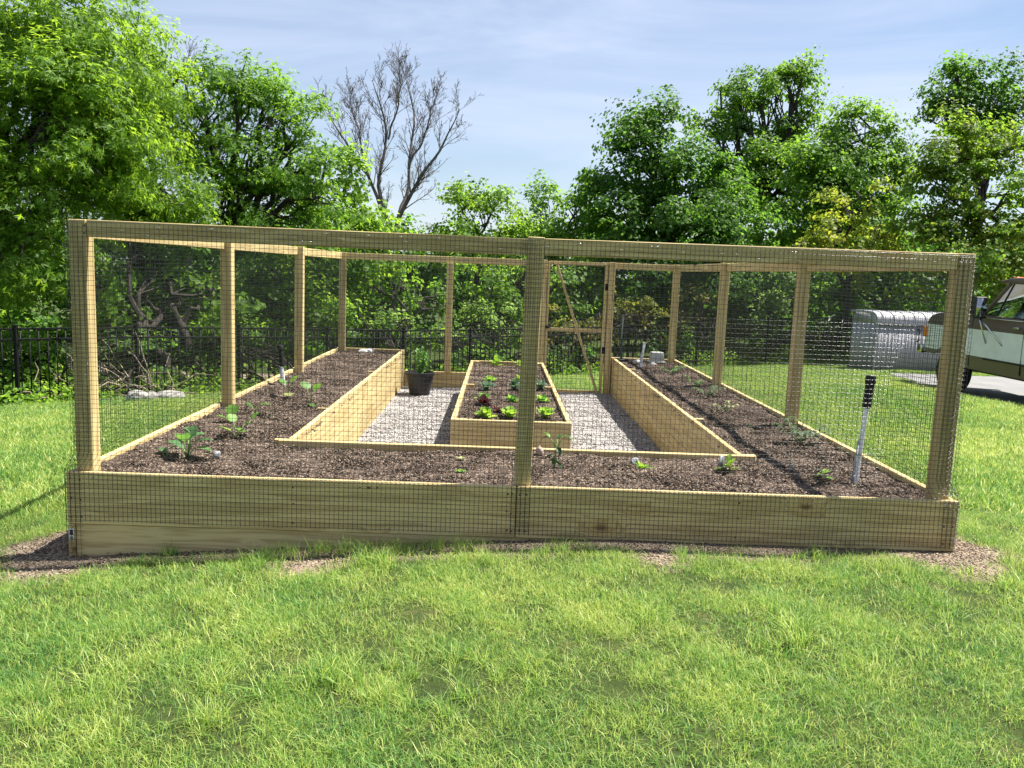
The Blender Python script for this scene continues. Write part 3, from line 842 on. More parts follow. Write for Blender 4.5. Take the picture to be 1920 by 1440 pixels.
def tuft(n, rad, h0, h1, w0, w1, lean=0.5, dry=0.08):
    """n curved blades, 3 segments each, one mesh"""
    a = rng.uniform(0, 6.283, n); r_ = rad*np.sqrt(rng.uniform(0, 1, n))
    base = np.c_[r_*np.cos(a), r_*np.sin(a), np.zeros(n)]
    h = rng.uniform(h0, h1, n)*rng.uniform(0.7, 1.2, n); w_ = rng.uniform(w0, w1, n)
    d = rng.uniform(0, 6.283, n); ln = np.abs(rng.normal(0, lean, n))+0.12
    dirv = np.c_[np.cos(d), np.sin(d), 0*d]; side = np.c_[-np.sin(d), np.cos(d), 0*d]
    tw = rng.normal(0, 0.7, n); side = side*np.cos(tw)[:, None]+dirv*np.sin(tw)[:, None]
    ts = np.array([0, 0.4, 0.75, 1.0]); V = []
    for t in ts:
        c = base+dirv*(h*ln*t**1.8)[:, None]; c[:, 2] = h*(t-0.35*np.minimum(ln, 1.6)*t**2.2*0.8)-0.006
        ww = w_*(1-t**1.6)*0.5
        if t < 1: V += [c-side*ww[:, None], c+side*ww[:, None]]
        else: V.append(c)
    V = np.stack(V, 1)   # n,7,3
    i = np.arange(n)*7
    F4 = np.concatenate([np.stack([i, i+1, i+3, i+2], 1), np.stack([i+2, i+3, i+5, i+4], 1)]); F3 = np.stack([i+4, i+5, i+6], 1)
    v = rng.uniform(0, 1, n); v = np.where(rng.uniform(0, 1, n) < dry, 1.5, v)
    return npmesh('grass_tuft', V.reshape(-1, 3), [F4, F3], GRASS, v=np.repeat(v, 7))
near_v = [tuft(130, 0.11, .022, .052, .0022, .0040, 0.85, 0.06) for k in range(4)]+[tuft(60, 0.045, .06, .11, .003, .005, 0.6, 0.03), tuft(46, 0.05, .05, .09, .003, .0052, 0.9, 0.03)]
def lawn_pts(x0, x1, y0, y1, dens, cond):
    n = int((x1-x0)*(y1-y0)*dens); x = rng.uniform(x0, x1, n); y = rng.uniform(y0, y1, n)
    k = cond(x, y); return x[k], y[k]
def on_lawn(x, y, thr=0.35):
    ins = (np.abs(x) < W+0.02) & (y > -0.03) & (y < D+0.02)
    p = dirt_amount(x, y)
    return ~ins & (rng.uniform(0, 1, len(x)) > p*(1-0.05)) & (x < drive_edge(y)-0.03) & (fence_side(x, y) < -0.1)
NB = lambda x, y: (y < 0.9) & (np.abs(x) < 4.6)
x, y = lawn_pts(-4.6, 4.6, -4.0, 0.9, 150, on_lawn)
# ragged longer tufts
tall = fbm(x*1.9+3, y*1.9, 3, 61) > 0.56
ix = np.where(tall & (rng.uniform(0, 1, len(x)) < 0.35), rng.integers(4, 6, len(x)), rng.integers(0, 4, len(x)))
sc = rng.uniform(.8, 1.15, len(x))*(0.6+0.95*fbm(x*2.4, y*2.4, 4, 71))
scatter('grass', np.c_[x, y, ground_z(x, y)], rng.uniform(0, 6.28, len(x)), sc, ix, near_v, 'sunlit lawn grass in front of and around the garden', 'grass')
# uncut tufts along the foot of the front boards
n = 520; x = rng.uniform(-2.9, 2.9, n); y = -0.07-np.abs(rng.normal(0, 0.17, n))
keep = fbm(x*2.1+1, y*2.1, 2, 91) > 0.42; x, y = x[keep], y[keep]; n = len(x)
edge_v = [tuft(26, 0.035, .07, .13, .0024, .0042, 0.55, 0.05), tuft(14, 0.04, .06, .15, .002, .0036, 0.4, 0.12), tuft(30, 0.06, .04, .08, .0022, .004, 0.8, 0.05)]
scatter('grass', np.c_[x, y, ground_z(x, y)], rng.uniform(0, 6.28, n), rng.uniform(.6, 1.1, n), rng.integers(0, 3, n), edge_v, 'ragged uncut grass tufts along the foot of the front boards', 'grass')
far_v = [tuft(150, 0.24, .035, .075, .006, .010, 0.6) for k in range(4)]
x, y = lawn_pts(-12, 13, -4.4, 19, 42, lambda x, y: on_lawn(x, y) & ~NB(x, y))
scatter('grass', np.c_[x, y, ground_z(x, y)], rng.uniform(0, 6.28, len(x)), rng.uniform(.8, 1.2, len(x)), rng.integers(0, 4, len(x)), far_v, 'lawn stretching past the garden to the fence and driveway', 'grass')
# crumbs and clods on the bare strip round the boards
cl = []
for k in range(3):
    V, F, v = chip_patch(30, 0.11, None); V = V*[1, 1, .8]*0.8; cl.append(npmesh('clod', V, F, ramp_mat('clods', [(0, (0.05, 0.037, 0.028)), (0.55, (0.17, 0.13, 0.094)), (1, (0.40, 0.33, 0.25))]), v=v))
n = 5000; x = rng.uniform(-3.4, 3.4, n); y = rng.uniform(-0.7, 1.6, n)
k_ = (dirt_amount(x, y) > 0.3) & ~((np.abs(x) < W+0.03) & (y > -0.02)); x, y = x[k_], y[k_]; n = len(x)
scatter('dirt_crumbs', np.c_[x, y, ground_z(x, y)], rng.uniform(0, 6.28, n), rng.uniform(.6, 1.3, n), rng.integers(0, 3, n), cl, 'loose crumbs and clods on the bare soil strip round the boards', 'soil crumbs')
#PART2
# ------------------------------------------------------------------ black metal fence along the far edge
FN = thing('metal_fence', 'long black metal picket fence round the back of the lawn, bending at a far corner', 'fence', (FA[0], FA[1], -1.25))
fo = np.array(FN.location)
def fence_pts():
    out = []
    d1 = (FB-FA)/8
    for k in range(-2, 9): out.append(FA+d1*k)
    d2 = (FC-FB)/5
    for k in range(1, 6): out.append(FB+d2*k)
    return out
FP = fence_pts()
def fz(p): return float(terr(p[0], p[1]))
pk_me = MB().box((0, 0, 0.585), (0.017, 0.017, 1.17)).obj('picket', BLACKM).data
bpy.data.objects.remove(bpy.data.objects['picket'])
ps_me = MB().box((0, 0, 0.63), (0.055, 0.055, 1.30)).box((0, 0, 1.29), (0.066, 0.066, 0.03)).obj('post', BLACKM, bevel=0.004).data
for o in [o for o in COL.objects if o.data == ps_me]: bpy.data.objects.remove(o)
ft = [fz(p)+1.26 for p in FP]
for i, p in enumerate(FP):
    o = link(bpy.data.objects.new('post', ps_me), FN); o.location = (p[0]-fo[0], p[1]-fo[1], ft[i]-1.26-fo[2])
    if i == len(FP)-1: break
    q = FP[i+1]; ang = math.atan2(q[1]-p[1], q[0]-p[0]); L_ = np.hypot(*(q-p))
    for dz in (-0.02, -0.19, -1.06):
        beam(FN, 'rail', (p[0]+0.03*math.cos(ang), p[1]+0.03*math.sin(ang), ft[i]+dz), (q[0]-0.03*math.cos(ang), q[1]-0.03*math.sin(ang), ft[i+1]+dz), 0.026, 0.03, mat=BLACKM, bev=0.002)
    nk = 14
    for k in range(nk):
        s = (k+0.5)/nk
        o = link(bpy.data.objects.new('picket', pk_me), FN)
        o.location = (p[0]+(q[0]-p[0])*s-fo[0], p[1]+(q[1]-p[1])*s-fo[1], ft[i]+(ft[i+1]-ft[i])*s-1.2-fo[2]); o.rotation_euler[2] = ang

# ------------------------------------------------------------------ foliage
def leaf_geo(C, Nn, size, lobed=False, droop=0.0, wid=0.40):
    """C (n,3) centres, Nn (n,3) face normals, size (n,)"""
    n = len(C)
    r_ = rng.normal(size=(n, 3)); r_[:, 2] -= droop
    T = r_-Nn*(r_*Nn).sum(1)[:, None]; T /= np.linalg.norm(T, axis=1)[:, None]+1e-9
    Bv = np.cross(Nn, T)
    if lobed:
        loc = np.array([(0, 0, 0), (.52, .12, .03), (1.0, 0, -.10), (.52, -.12, .03), (.18, .08, .02), (.62, .48, -.03), (.18, -.08, .02), (.62, -.48, -.03), (.32, .03, .0), (.32, -.03, 0)])
        F = np.array([(0, 3, 2), (0, 2, 1), (4, 8, 5), (6, 7, 9)])
    else:
        loc = np.array([(0, 0, 0), (.45, wid, .09), (1.0, 0, -.08), (.45, -wid, .09)])
        F = np.array([(0, 2, 1), (0, 3, 2)])
    m = len(loc)
    V = C[:, None]+size[:, None, None]*((loc[None, :, 0, None]-0.4)*T[:, None]+loc[None, :, 1, None]*Bv[:, None]+loc[None, :, 2, None]*Nn[:, None])
    FF = (np.arange(n)[:, None, None]*m+F[None]).reshape(-1, 3)
    v = np.repeat(rng.uniform(0, 1, n), m)
    return V.reshape(-1, 3), FF, v
def unit(a): return a/(np.linalg.norm(a, axis=-1, keepdims=True)+1e-9)
def crown_leaves(blobs, dens, lsize, clump=0.42, per=70, lobed=False, droop=0.2, flatn=0.62, inner=0.25, wid=0.40, gaps=0.0):
    """blobs: (centre, radii). leaves gathered in clumps spread through the outer shell of every blob"""
    CC, NN, SS, tips = [], [], [], []
    per = per*1.8
    for c, r in blobs:
        c = np.array(c); r = np.array(r, float)
        area = 4*math.pi*(((r[0]*r[1])**1.6+(r[0]*r[2])**1.6+(r[1]*r[2])**1.6)/3)**(1/1.6)
        k = max(4, int(area*dens/per))
        d = unit(rng.normal(size=(k, 3)))
        rad = np.where(rng.uniform(0, 1, k) < inner, rng.uniform(.25, .75, k), rng.uniform(.72, 1.04, k))
        lump = 0.80+0.42*fbm(d[:, 0]*1.9+c[0], d[:, 2]*1.9+d[:, 1]*1.3+c[1], 3, 12)
        cc = c+d*r*(rad*lump)[:, None]
        if gaps: 
            q = fbm(cc[:, 0]*0.9, cc[:, 2]*0.9+cc[:, 1]*.6, 3, 33) > gaps; cc, d = cc[q], d[q]; k = len(cc)
        tips.append(cc)
        cs = clump*rng.uniform(.6, 1.35, k); m = np.maximum(6, (per*(cs/clump)**2*rng.uniform(.6, 1.3, k)).astype(int))
        ci = np.repeat(np.arange(k), m); n = len(ci)
        o = unit(rng.normal(size=(n, 3)))*(rng.uniform(0, 1, n)**0.36)[:, None]; o[:, 2] = np.where(o[:, 2] < 0, o[:, 2]*0.45, o[:, 2])*flatn*1.1
        o = o*rng.uniform(.55, 1.35, (k, 3))[ci]+d[ci]*np.clip(rng.normal(0.05, 0.35, n), -.6, .6)[:, None]*rng.uniform(0, 1, k)[ci][:, None]; o[:, 2] -= droop*0.5*(o[:, 0]**2+o[:, 1]**2)
        CC.append(cc[ci]+o*cs[ci][:, None])
        NN.append(unit(0.55*d[ci]+0.75*o+np.array([0.0, 0, 0.6])+0.45*rng.normal(size=(n, 3))))
        SS.append(lsize*rng.uniform(.45, 1.35, n))
    return leaf_geo(np.concatenate(CC), np.concatenate(NN), np.concatenate(SS), lobed, droop, wid)+(np.concatenate(tips),)

def limb(a, b, r0, r1, k=6, wig=0.06):
    a, b = np.array(a, float), np.array(b, float); L_ = np.linalg.norm(b-a)
    t = np.linspace(0, 1, k)[:, None]; P = a+(b-a)*t
    P[1:-1] += rng.normal(size=(k-2, 3))*L_*wig*0.6
    P[:, 2] += (np.sin(t[:, 0]*math.pi)*L_*0.06)
    return P, np.linspace(r0, r1, k)
def tree(name, label, base, blobs, mat, dens=95, lsize=0.13, trunk_r=0.14, bark=None, group=None, twigs=10, cat='tree', stems=1, **k):
    base = np.array(base, float)
    t = thing(name, label, cat, base, group=group)
    bl = [(np.array(c)-base, r) for c, r in blobs]
    V, F, v, tips = crown_leaves(bl, dens, lsize, **k)
    nobj('crown', V, F, mat, t, v=v)
    mb = MB(); cen = np.mean([c for c, r in bl], axis=0); top = max(c[2]+0.5*r[2] for c, r in bl)
    for s in range(stems):
        off = rng.normal(size=3)*0.5*(stems > 1); off[2] = 0
        hub = np.array([cen[0]*0.55, cen[1]*0.55, min(cen[2]*0.62, top*0.55)])+off*1.4
        P, rr = limb((off[0]*.3, off[1]*.3, -0.25), hub, trunk_r, trunk_r*0.7, 7, 0.05); mb.tube(P, rr, 9)
        for c, r in bl:
            tgt = np.array(c)+np.array([0, 0, r[2]*0.25])+off*0.5
            P, rr = limb(hub, tgt, trunk_r*0.55, trunk_r*0.16, 8, 0.09); mb.tube(P, rr, 7)
            near = tips[np.argsort(((tips-c)**2).sum(1))]
            near = near[:max(3, int(len(near)/len(bl)))]
            for q in near[rng.integers(0, len(near), twigs)]:
                j = rng.integers(3, 8); P2, r2 = limb(P[j], q, max(0.012, rr[j]*0.55), 0.008, 5, 0.08); mb.tube(P2, r2, 5, cap=False)
    mb.obj('trunk', bark or BARK, t, smooth=True)
    return t
def bl(px, py, rpx, Z, flat=0.9, depth=0.85, ry=None):
    """a crown blob: photo centre and radius in pixels at distance Z, made into metres"""
    c = at(px, py, Z); s = Z/FPX
    return (c, (rpx*s, rpx*s*depth, (ry or rpx)*s*flat))
def foot(px, Z, dy=0.0):
    p = at(px, 600, Z); p[2] = float(terr(p[0], p[1]))-dy
    return p

OAK = leaf_mat('oak_leaf', (0.094, 0.193, 0.022), (0.322, 0.540, 0.040), 0.9)
MAPLE = leaf_mat('maple_leaf', (0.079, 0.176, 0.024), (0.259, 0.483, 0.040), 0.8)
MAPLED = leaf_mat('dark_maple_leaf', (0.053, 0.132, 0.022), (0.161, 0.345, 0.034), 0.8)
FRESH = leaf_mat('fresh_leaf', (0.099, 0.198, 0.028), (0.322, 0.540, 0.052), 0.9)
YELLOW = leaf_mat('yellow_green_leaf', (0.138, 0.204, 0.030), (0.414, 0.540, 0.052), 0.9, tint=(0.36, 0.20, 0.06), tint_amt=0.25)
REDTIP = leaf_mat('red_tipped_leaf', (0.083, 0.165, 0.022), (0.265, 0.483, 0.034), 0.8, tint=(0.32, 0.14, 0.06), tint_amt=0.32)
SHRUB = leaf_mat('shrub_leaf', (0.110, 0.198, 0.055), (0.299, 0.483, 0.092), 1.3)
SHRUBR = leaf_mat('bronze_shrub_leaf', (0.143, 0.182, 0.039), (0.380, 0.425, 0.057), 1.3, tint=(0.20, 0.10, 0.05), tint_amt=0.5)
WOODS = leaf_mat('woodland_leaf', (0.061, 0.143, 0.022), (0.196, 0.414, 0.034), 0.4)
DEADLEAF = leaf_mat('old_leaf', (0.14, 0.15, 0.06), (0.2, 0.22, 0.07), 1.2)

G_T = 'broadleaf trees round the garden'
# left group
tree('oak_tree', 'big oak with drooping lobed leaves filling the left edge over the fence', foot(-120, 15.5), [
    bl(-40, 60, 230, 15.5), bl(150, 90, 150, 15.5), bl(-20, 330, 220, 15.2), bl(90, 260, 170, 14.6), bl(60, 470, 110, 14.3, ry=130), bl(-60, 560, 120, 14.6), bl(190, 220, 120, 15.6)],
    OAK, dens=270, lsize=0.145, lobed=True, droop=0.9, trunk_r=0.22, clump=0.5, per=100, group=G_T, twigs=16, gaps=0.18)
tree('oak_tree', 'tall oak behind the left oak, its top cut by a patch of sky', foot(255, 17.5), [
    bl(255, 60, 70, 17.5), bl(200, 200, 130, 17.5), bl(290, 180, 95, 17.2), bl(230, 330, 120, 17.0), bl(300, 380, 110, 17.2)],
    OAK, dens=190, lsize=0.13, lobed=True, droop=0.6, trunk_r=0.16, clump=0.5, per=66, group=G_T, twigs=18, gaps=0.27)
tree('maple_tree', 'rounded bright maple with open lower limbs left of the bare tree', foot(395, 19), [
    bl(455, 150, 85, 19, ry=75), bl(380, 190, 90, 19), bl(520, 210, 75, 19), bl(450, 270, 120, 19), bl(545, 310, 90, 18.8), bl(600, 390, 80, 18.6, ry=90), bl(390, 400, 110, 18.6, ry=70), bl(500, 420, 90, 18.4), bl(560, 230, 60, 19), bl(610, 320, 55, 18.8), bl(345, 250, 80, 19), bl(480, 330, 100, 18.6)],
    MAPLE, dens=135, lsize=0.15, trunk_r=0.17, clump=0.48, per=54, group=G_T, twigs=14, gaps=0.22, lobed=True, droop=0.35)
tree('maple_tree', 'low spreading maple drooping beside the bare tree, above the left posts', foot(600, 21), [
    bl(640, 400, 60, 21, ry=75), bl(585, 470, 90, 20.5), bl(670, 470, 60, 20.5), bl(500, 520, 95, 20), bl(600, 560, 80, 20), bl(655, 345, 42, 21, ry=60), bl(560, 400, 70, 20.8), bl(690, 430, 48, 21), bl(730, 470, 45, 21)],
    FRESH, dens=140, lsize=0.13, trunk_r=0.13, clump=0.5, per=55, group=G_T, gaps=0.22)
tree('understory_tree', 'shady young tree behind the fence, seen through the left mesh bay', foot(385, 16.3), [
    bl(300, 520, 105, 17.2), bl(400, 560, 90, 17.2), bl(220, 560, 90, 16.6), bl(330, 620, 90, 17.0), bl(250, 450, 90, 17.4)],
    FRESH, dens=100, lsize=0.14, trunk_r=0.11, clump=0.45, per=60, group=G_T, stems=2, twigs=12)
tree('understory_tree', 'leafy young tree behind the fence between the two left back posts', foot(590, 18.5), [
    bl(500, 600, 75, 18.6), bl(590, 620, 70, 18.6), bl(540, 540, 80, 19), bl(470, 540, 70, 18.8)],
    FRESH, dens=90, lsize=0.13, trunk_r=0.11, clump=0.45, per=60, group=G_T, twigs=10)
# middle
tree('maple_tree', 'light green sapling crown behind the garden just right of the bare tree', foot(890, 27), [
    bl(880, 390, 55, 27), bl(915, 370, 38, 27), bl(860, 450, 60, 26.5), bl(940, 440, 55, 26.5)],
    FRESH, dens=190, lsize=0.12, trunk_r=0.12, clump=0.6, per=80, group=G_T, gaps=0.2)
tree('maple_tree', 'small low maple in the dip between the bare tree and the dark maple', foot(1020, 28.5), [
    bl(1020, 405, 55, 28.5), bl(985, 445, 55, 28), bl(1090, 400, 50, 28.5), bl(1070, 450, 55, 28), bl(1085, 385, 30, 28.5)],
    MAPLE, dens=190, lsize=0.12, trunk_r=0.12, clump=0.6, per=80, group=G_T, gaps=0.2)
# right group
tree('dark_maple_tree', 'broad dense dark maple, left shoulder of the right hand trees', foot(1240, 27), [
    bl(1190, 265, 62, 27), bl(1235, 230, 50, 27), bl(1150, 330, 62, 27), bl(1250, 330, 100, 26.6), bl(1170, 420, 85, 26), bl(1310, 370, 100, 26), bl(1270, 450, 110, 25.6), bl(1380, 440, 85, 25.6), bl(1200, 520, 100, 25.2), bl(1320, 540, 100, 25.2), bl(1420, 530, 80, 25)],
    MAPLED, dens=210, lsize=0.125, trunk_r=0.22, clump=0.62, per=95, group=G_T, droop=0.6)
tree('tall_tree', 'tall airy tree rising highest above the right hand trees', foot(1420, 31), [
    bl(1480, 130, 42, 31), bl(1440, 170, 60, 31), bl(1500, 175, 35, 31), bl(1380, 200, 48, 31), bl(1350, 170, 28, 31), bl(1340, 250, 55, 31), bl(1425, 270, 62, 31), bl(1480, 250, 50, 31), bl(1500, 330, 60, 30.5), bl(1440, 340, 85, 30), bl(1390, 330, 70, 30), bl(1470, 410, 90, 29)],
    MAPLE, dens=180, lsize=0.125, trunk_r=0.2, bark=BARK, clump=0.55, per=75, group=G_T, twigs=16, gaps=0.28)
tree('maple_tree', 'round mid green maple right of the tallest tree', foot(1600, 27.5), [
    bl(1600, 255, 62, 27.5), bl(1560, 290, 62, 27.5), bl(1640, 290, 60, 27.5), bl(1600, 350, 95, 27), bl(1540, 380, 70, 26.6), bl(1680, 350, 50, 27), bl(1580, 450, 90, 26.2), bl(1600, 215, 32, 27.5), bl(1520, 320, 60, 27), bl(1680, 430, 70, 26)],
    MAPLE, dens=210, lsize=0.12, trunk_r=0.18, clump=0.6, per=90, group=G_T, gaps=0.18)
tree('yellow_maple_tree', 'small yellow green maple with orange tipped twigs right of the dark maple', foot(1600, 22.5), [
    bl(1605, 370, 50, 22.5), bl(1560, 430, 55, 22.3), bl(1650, 430, 55, 22.3), bl(1500, 470, 45, 22.2), bl(1600, 490, 60, 22)],
    YELLOW, dens=150, lsize=0.12, trunk_r=0.1, clump=0.45, per=70, group=G_T, gaps=0.22)
tree('red_maple_tree', 'large maple with bronze red shoots, behind the truck at the right edge', foot(1830, 22), [
    bl(1780, 250, 62, 22), bl(1850, 290, 78, 22), bl(1790, 340, 90, 21.6), bl(1880, 390, 100, 21.4), bl(1760, 430, 75, 21.2), bl(1850, 480, 110, 20.8), bl(1740, 520, 60, 20.8), bl(1940, 480, 110, 21)],
    REDTIP, dens=200, lsize=0.108, trunk_r=0.18, clump=0.5, per=90, group=G_T, gaps=0.12)
tree('tall_tree', 'dark green tree top standing above the bronze shoots at the right edge', foot(1850, 28), [
    bl(1790, 160, 55, 28), bl(1860, 170, 62, 28), bl(1740, 205, 34, 28), bl(1900, 225, 60, 28), bl(1840, 240, 60, 28)],
    MAPLED, dens=200, lsize=0.125, trunk_r=0.18, clump=0.6, per=85, group=G_T, gaps=0.22)
tree('understory_tree', 'pale leafy young tree behind the fence left of the storage shed', foot(1440, 24), [
    bl(1400, 560, 60, 24), bl(1460, 540, 65, 24), bl(1430, 620, 70, 23.8), bl(1500, 590, 55, 24)],
    SHRUB, dens=85, lsize=0.15, trunk_r=0.1, clump=0.45, per=50, group=G_T, stems=2)
tree('understory_tree', 'dark leafy young tree standing behind the storage shed', foot(1650, 23.5), [
    bl(1580, 540, 70, 23.5), bl(1680, 540, 75, 23.5), bl(1640, 480, 70, 23.8), bl(1780, 560, 80, 23.2)],
    MAPLED, dens=150, lsize=0.12, trunk_r=0.11, clump=0.5, per=55, group=G_T, stems=2)

# shrubs just beyond the fence
G_S = 'shrubs beyond the fence'
def shrub(label, px, py, r, Z, mat, dens=95, lsize=0.10, n=4, ry=None, spread=0.8):
    b = []
    for k in range(n):
        b.append(bl(px+r*spread*(k-(n-1)/2)*0.9+rng.uniform(-.15, .15)*r, py+rng.uniform(-.25, .3)*r, r*rng.uniform(.75, 1.1), Z+rng.uniform(-.25, .35), ry=ry))
    return tree('shrub', label, foot(px, Z), b, mat, dens=dens, lsize=lsize, trunk_r=0.05, clump=0.34, per=52, group=G_S, cat='shrub', stems=3, twigs=6)
shrub('dense shady shrub behind the fence at the left edge', 30, 690, 70, 14.5, FRESH, n=3, lsize=0.11)
shrub('low leafy shrub behind the fence just right of the leftmost fence post in view', 85, 700, 60, 14.9, FRESH, n=3, lsize=0.11)
shrub('low spreading shrub behind the fence, cut off by the left edge', -40, 700, 75, 14.2, MAPLE, n=3, lsize=0.11)
shrub('leafy shrub behind the fence hidden by the left corner post', 160, 670, 75, 15.3, MAPLE, n=3, lsize=0.12)
shrub('leafy shrub beside the dead brush behind the fence', 290, 670, 62, 16.2, MAPLE, n=3, lsize=0.11)
shrub('bright shrub behind the fence under the two trunks', 420, 670, 62, 17.2, FRESH, n=3, lsize=0.11)
shrub('leafy shrub behind the fence at the left back corner of the garden', 560, 670, 60, 18.2, MAPLE, n=3, lsize=0.11)
shrub('rounded grey green shrub behind the fence left of the flower pot', 700, 620, 55, 19.8, SHRUB, n=3)
shrub('fresh green bush behind the fence above the flower pot', 800, 640, 50, 20, FRESH, n=3)
shrub('pale feathery shrub behind the fence left of the middle front post', 930, 615, 55, 21.2, SHRUB, n=3)
shrub('low dark bush behind the fence below the pale feathery shrub', 900, 680, 42, 19.7, MAPLED, n=3)
shrub('bronze leaved shrub seen through the upper half of the gate', 1080, 610, 55, 23, SHRUBR, n=3)
shrub('bronze leaved shrub behind the fence right of the gate', 1190, 600, 48, 23.5, SHRUBR, n=3)
shrub('bronze leaved shrub behind the right back corner post', 1300, 600, 55, 24, SHRUBR, n=3)
shrub('dark bush low behind the fence, seen through the lower half of the gate', 1060, 670, 40, 22, MAPLED, n=3)
shrub('dark low bush behind the fence left of the shed, in shade', 1500, 630, 55, 22.8, MAPLED, n=4)
shrub('dark low bush behind the fence right of the back corner', 1250, 655, 42, 23.2, MAPLED, n=3)
tree('tall_bush', 'tall sunlit leafy thicket tree behind the left half of the back wall', foot(740, 22.5), [
    bl(690, 530, 62, 22.5), bl(760, 540, 60, 22.5), bl(720, 590, 60, 22), bl(820, 560, 50, 22.5)],
    MAPLE, dens=95, lsize=0.145, trunk_r=0.09, clump=0.45, per=55, group=G_T, stems=2)
tree('tall_bush', 'tall sunlit leafy thicket tree behind the middle front post', foot(930, 23.5), [
    bl(900, 540, 58, 23.5), bl(970, 540, 62, 23.5), bl(940, 600, 55, 23), bl(1000, 500, 50, 24)],
    FRESH, dens=95, lsize=0.145, trunk_r=0.09, clump=0.45, per=55, group=G_T, stems=2)
tree('tall_bush', 'bright leafy thicket tree seen through the top of the gate', foot(1080, 25), [
    bl(1060, 540, 58, 25), bl(1110, 520, 55, 25), bl(1080, 590, 50, 24.5)],
    FRESH, dens=90, lsize=0.15, trunk_r=0.09, clump=0.45, per=52, group=G_T, stems=2)

# far wood closing every low gap
def wood_mass():
    b = []
    for px in range(-700, 2700, 75):
        Z = 33+rng.uniform(-2, 3)-(4 if px > 1500 else 0)
        for py in (470, 540, 610, 680): b.append(bl(px+rng.uniform(-20, 20), py+rng.uniform(-14, 14)-(px-943)*-0.0, 52, Z+rng.uniform(0, 1.5), ry=52))
    V, F, v, tips = crown_leaves(b, 75, 0.24, clump=0.8, per=40, inner=0.1)
    tag(nobj('woodland', V, F, WOODS, v=v), 'dim far woodland closing the view behind the garden trees', 'woodland', kind='stuff')
wood_mass()

# ---- bare trees
def bare_tree(label, base, spread, r0, seed, forks):
    """trunk, long ascending limbs, and three orders of side branches ending in fine twigs"""
    rs = np.random.default_rng(seed)
    t = thing('bare_tree', label, 'bare tree', base, group='leafless trees')
    big, small = MB(), MB()
    def grow(p, d, L_, r, lv):
        k = (12, 8, 6, 4)[lv]; P = [np.array(p, float)]; dd = d.copy()
        for i in range(k-1):
            dd = unit(dd+rs.normal(size=3)*(0.075, .10, .13, .16)[lv]+np.array([0, 0, (0.035, .06, .06, .03)[lv]])); P.append(P[-1]+dd*L_/(k-1))
        P = np.array(P); rr = np.linspace(r, max(0.0045, r*0.18), k)
        (big if lv == 0 else small).tube(P, rr, (9, 5, 4, 3)[lv], cap=False)
        if lv == 3: return
        n = int((11, 8, 6)[lv]*rs.uniform(.8, 1.2)*(1 if lv == 0 else min(1, .45+L_/1.6)))
        for c in range(n):
            f = rs.uniform((.22, .2, .12)[lv], 1.0); j = f*(k-1); i = min(k-2, int(j)); q = P[i]+(P[i+1]-P[i])*(j-i)
            ax = unit(P[i+1]-P[i]); a_ = rs.normal(size=3); a_ = unit(a_-ax*(a_@ax)); sp = rs.uniform(.5, .95)
            nd = unit(ax*math.cos(sp)+a_*math.sin(sp)+[0, 0, .15])
            grow(q, nd, L_*rs.uniform(.26, .46)*(1.15-.5*f), max(0.005, rr[i]*rs.uniform(.4, .62)), lv+1)
    for f in forks:
        if len(f) == 6:
            z0, dx, dy, dz, L_, rr = f; grow((0, 0, spread+z0), unit(np.array([dx, dy, dz])), L_, rr, 0); continue
        pts, rr0 = f; P = np.array(pts)-np.array(base); u = np.linspace(0, 1, len(P)); k = 16; uu = np.linspace(0, 1, k)
        P = np.stack([np.interp(uu, u, P[:, i]) for i in range(3)], 1); P[1:-1] += rs.normal(size=(k-2, 3))*0.05; P[1:-1] = (P[:-2]+2*P[1:-1]+P[2:])/4; rr0 = rr0*0.68
        rr = np.linspace(rr0, 0.012, k); big.tube(P, rr, 8, cap=False)
        for c in range(24):
            j = rs.uniform(.18, 1.0)*(k-1); i = min(k-2, int(j)); q = P[i]+(P[i+1]-P[i])*(j-i); ax = unit(P[i+1]-P[i])
            a_ = rs.normal(size=3)+[0, 0, .35]; a_ = unit(a_-ax*(a_@ax)); sp = rs.uniform(.4, .85)
            grow(q, unit(ax*math.cos(sp)+a_*math.sin(sp)+[0, 0, .25]), rs.uniform(.7, 1.75)*(1.15-.5*j/k), max(.007, rr[i]*.36), 1)
    P, q = limb((0, 0, -0.4), (0, 0, spread), r0, r0*0.8, 5, 0.01); big.tube(P, q, 10)
    big.obj('trunk', BARKG, t, smooth=True)
    small.obj('branches', BARKG, t)
    return t
b1 = at(738, 470, 31); fz1 = float(terr(b1[0], b1[1]))
bare_tree('large leafless grey tree against the sky behind the left half of the garden', (b1[0], b1[1], fz1), 2.2, 0.19, 5, [
    ([at(736, 470, 31), at(728, 425, 31), at(713, 365, 31.1), at(712, 320, 31.2), at(728, 245, 31.4), at(716, 195, 31.4), at(698, 150, 31.5)], 0.15),
    ([at(728, 425, 31), at(705, 370, 30.8), at(684, 310, 30.5), at(655, 280, 30.3), at(628, 235, 30.1), at(606, 200, 30.0)], 0.11),
    ([at(737, 465, 31), at(745, 420, 31), at(778, 345, 30.8), at(812, 300, 30.6), at(840, 250, 30.5), at(862, 205, 30.4)], 0.14),
    ([at(745, 420, 31), at(764, 360, 31.4), at(772, 280, 31.8), at(778, 210, 32.0), at(755, 130, 32.2)], 0.12),
    ([at(772, 300, 31.6), at(800, 240, 31.4), at(815, 185, 31.2)], 0.06),
    ([at(728, 262, 31.4), at(748, 190, 31.2), at(750, 135, 31.0)], 0.06),
    ([at(690, 325, 30.6), at(672, 240, 30.8), at(655, 190, 30.9)], 0.055)])
b2 = at(350, 200, 33); fz2 = float(terr(b2[0], b2[1]))
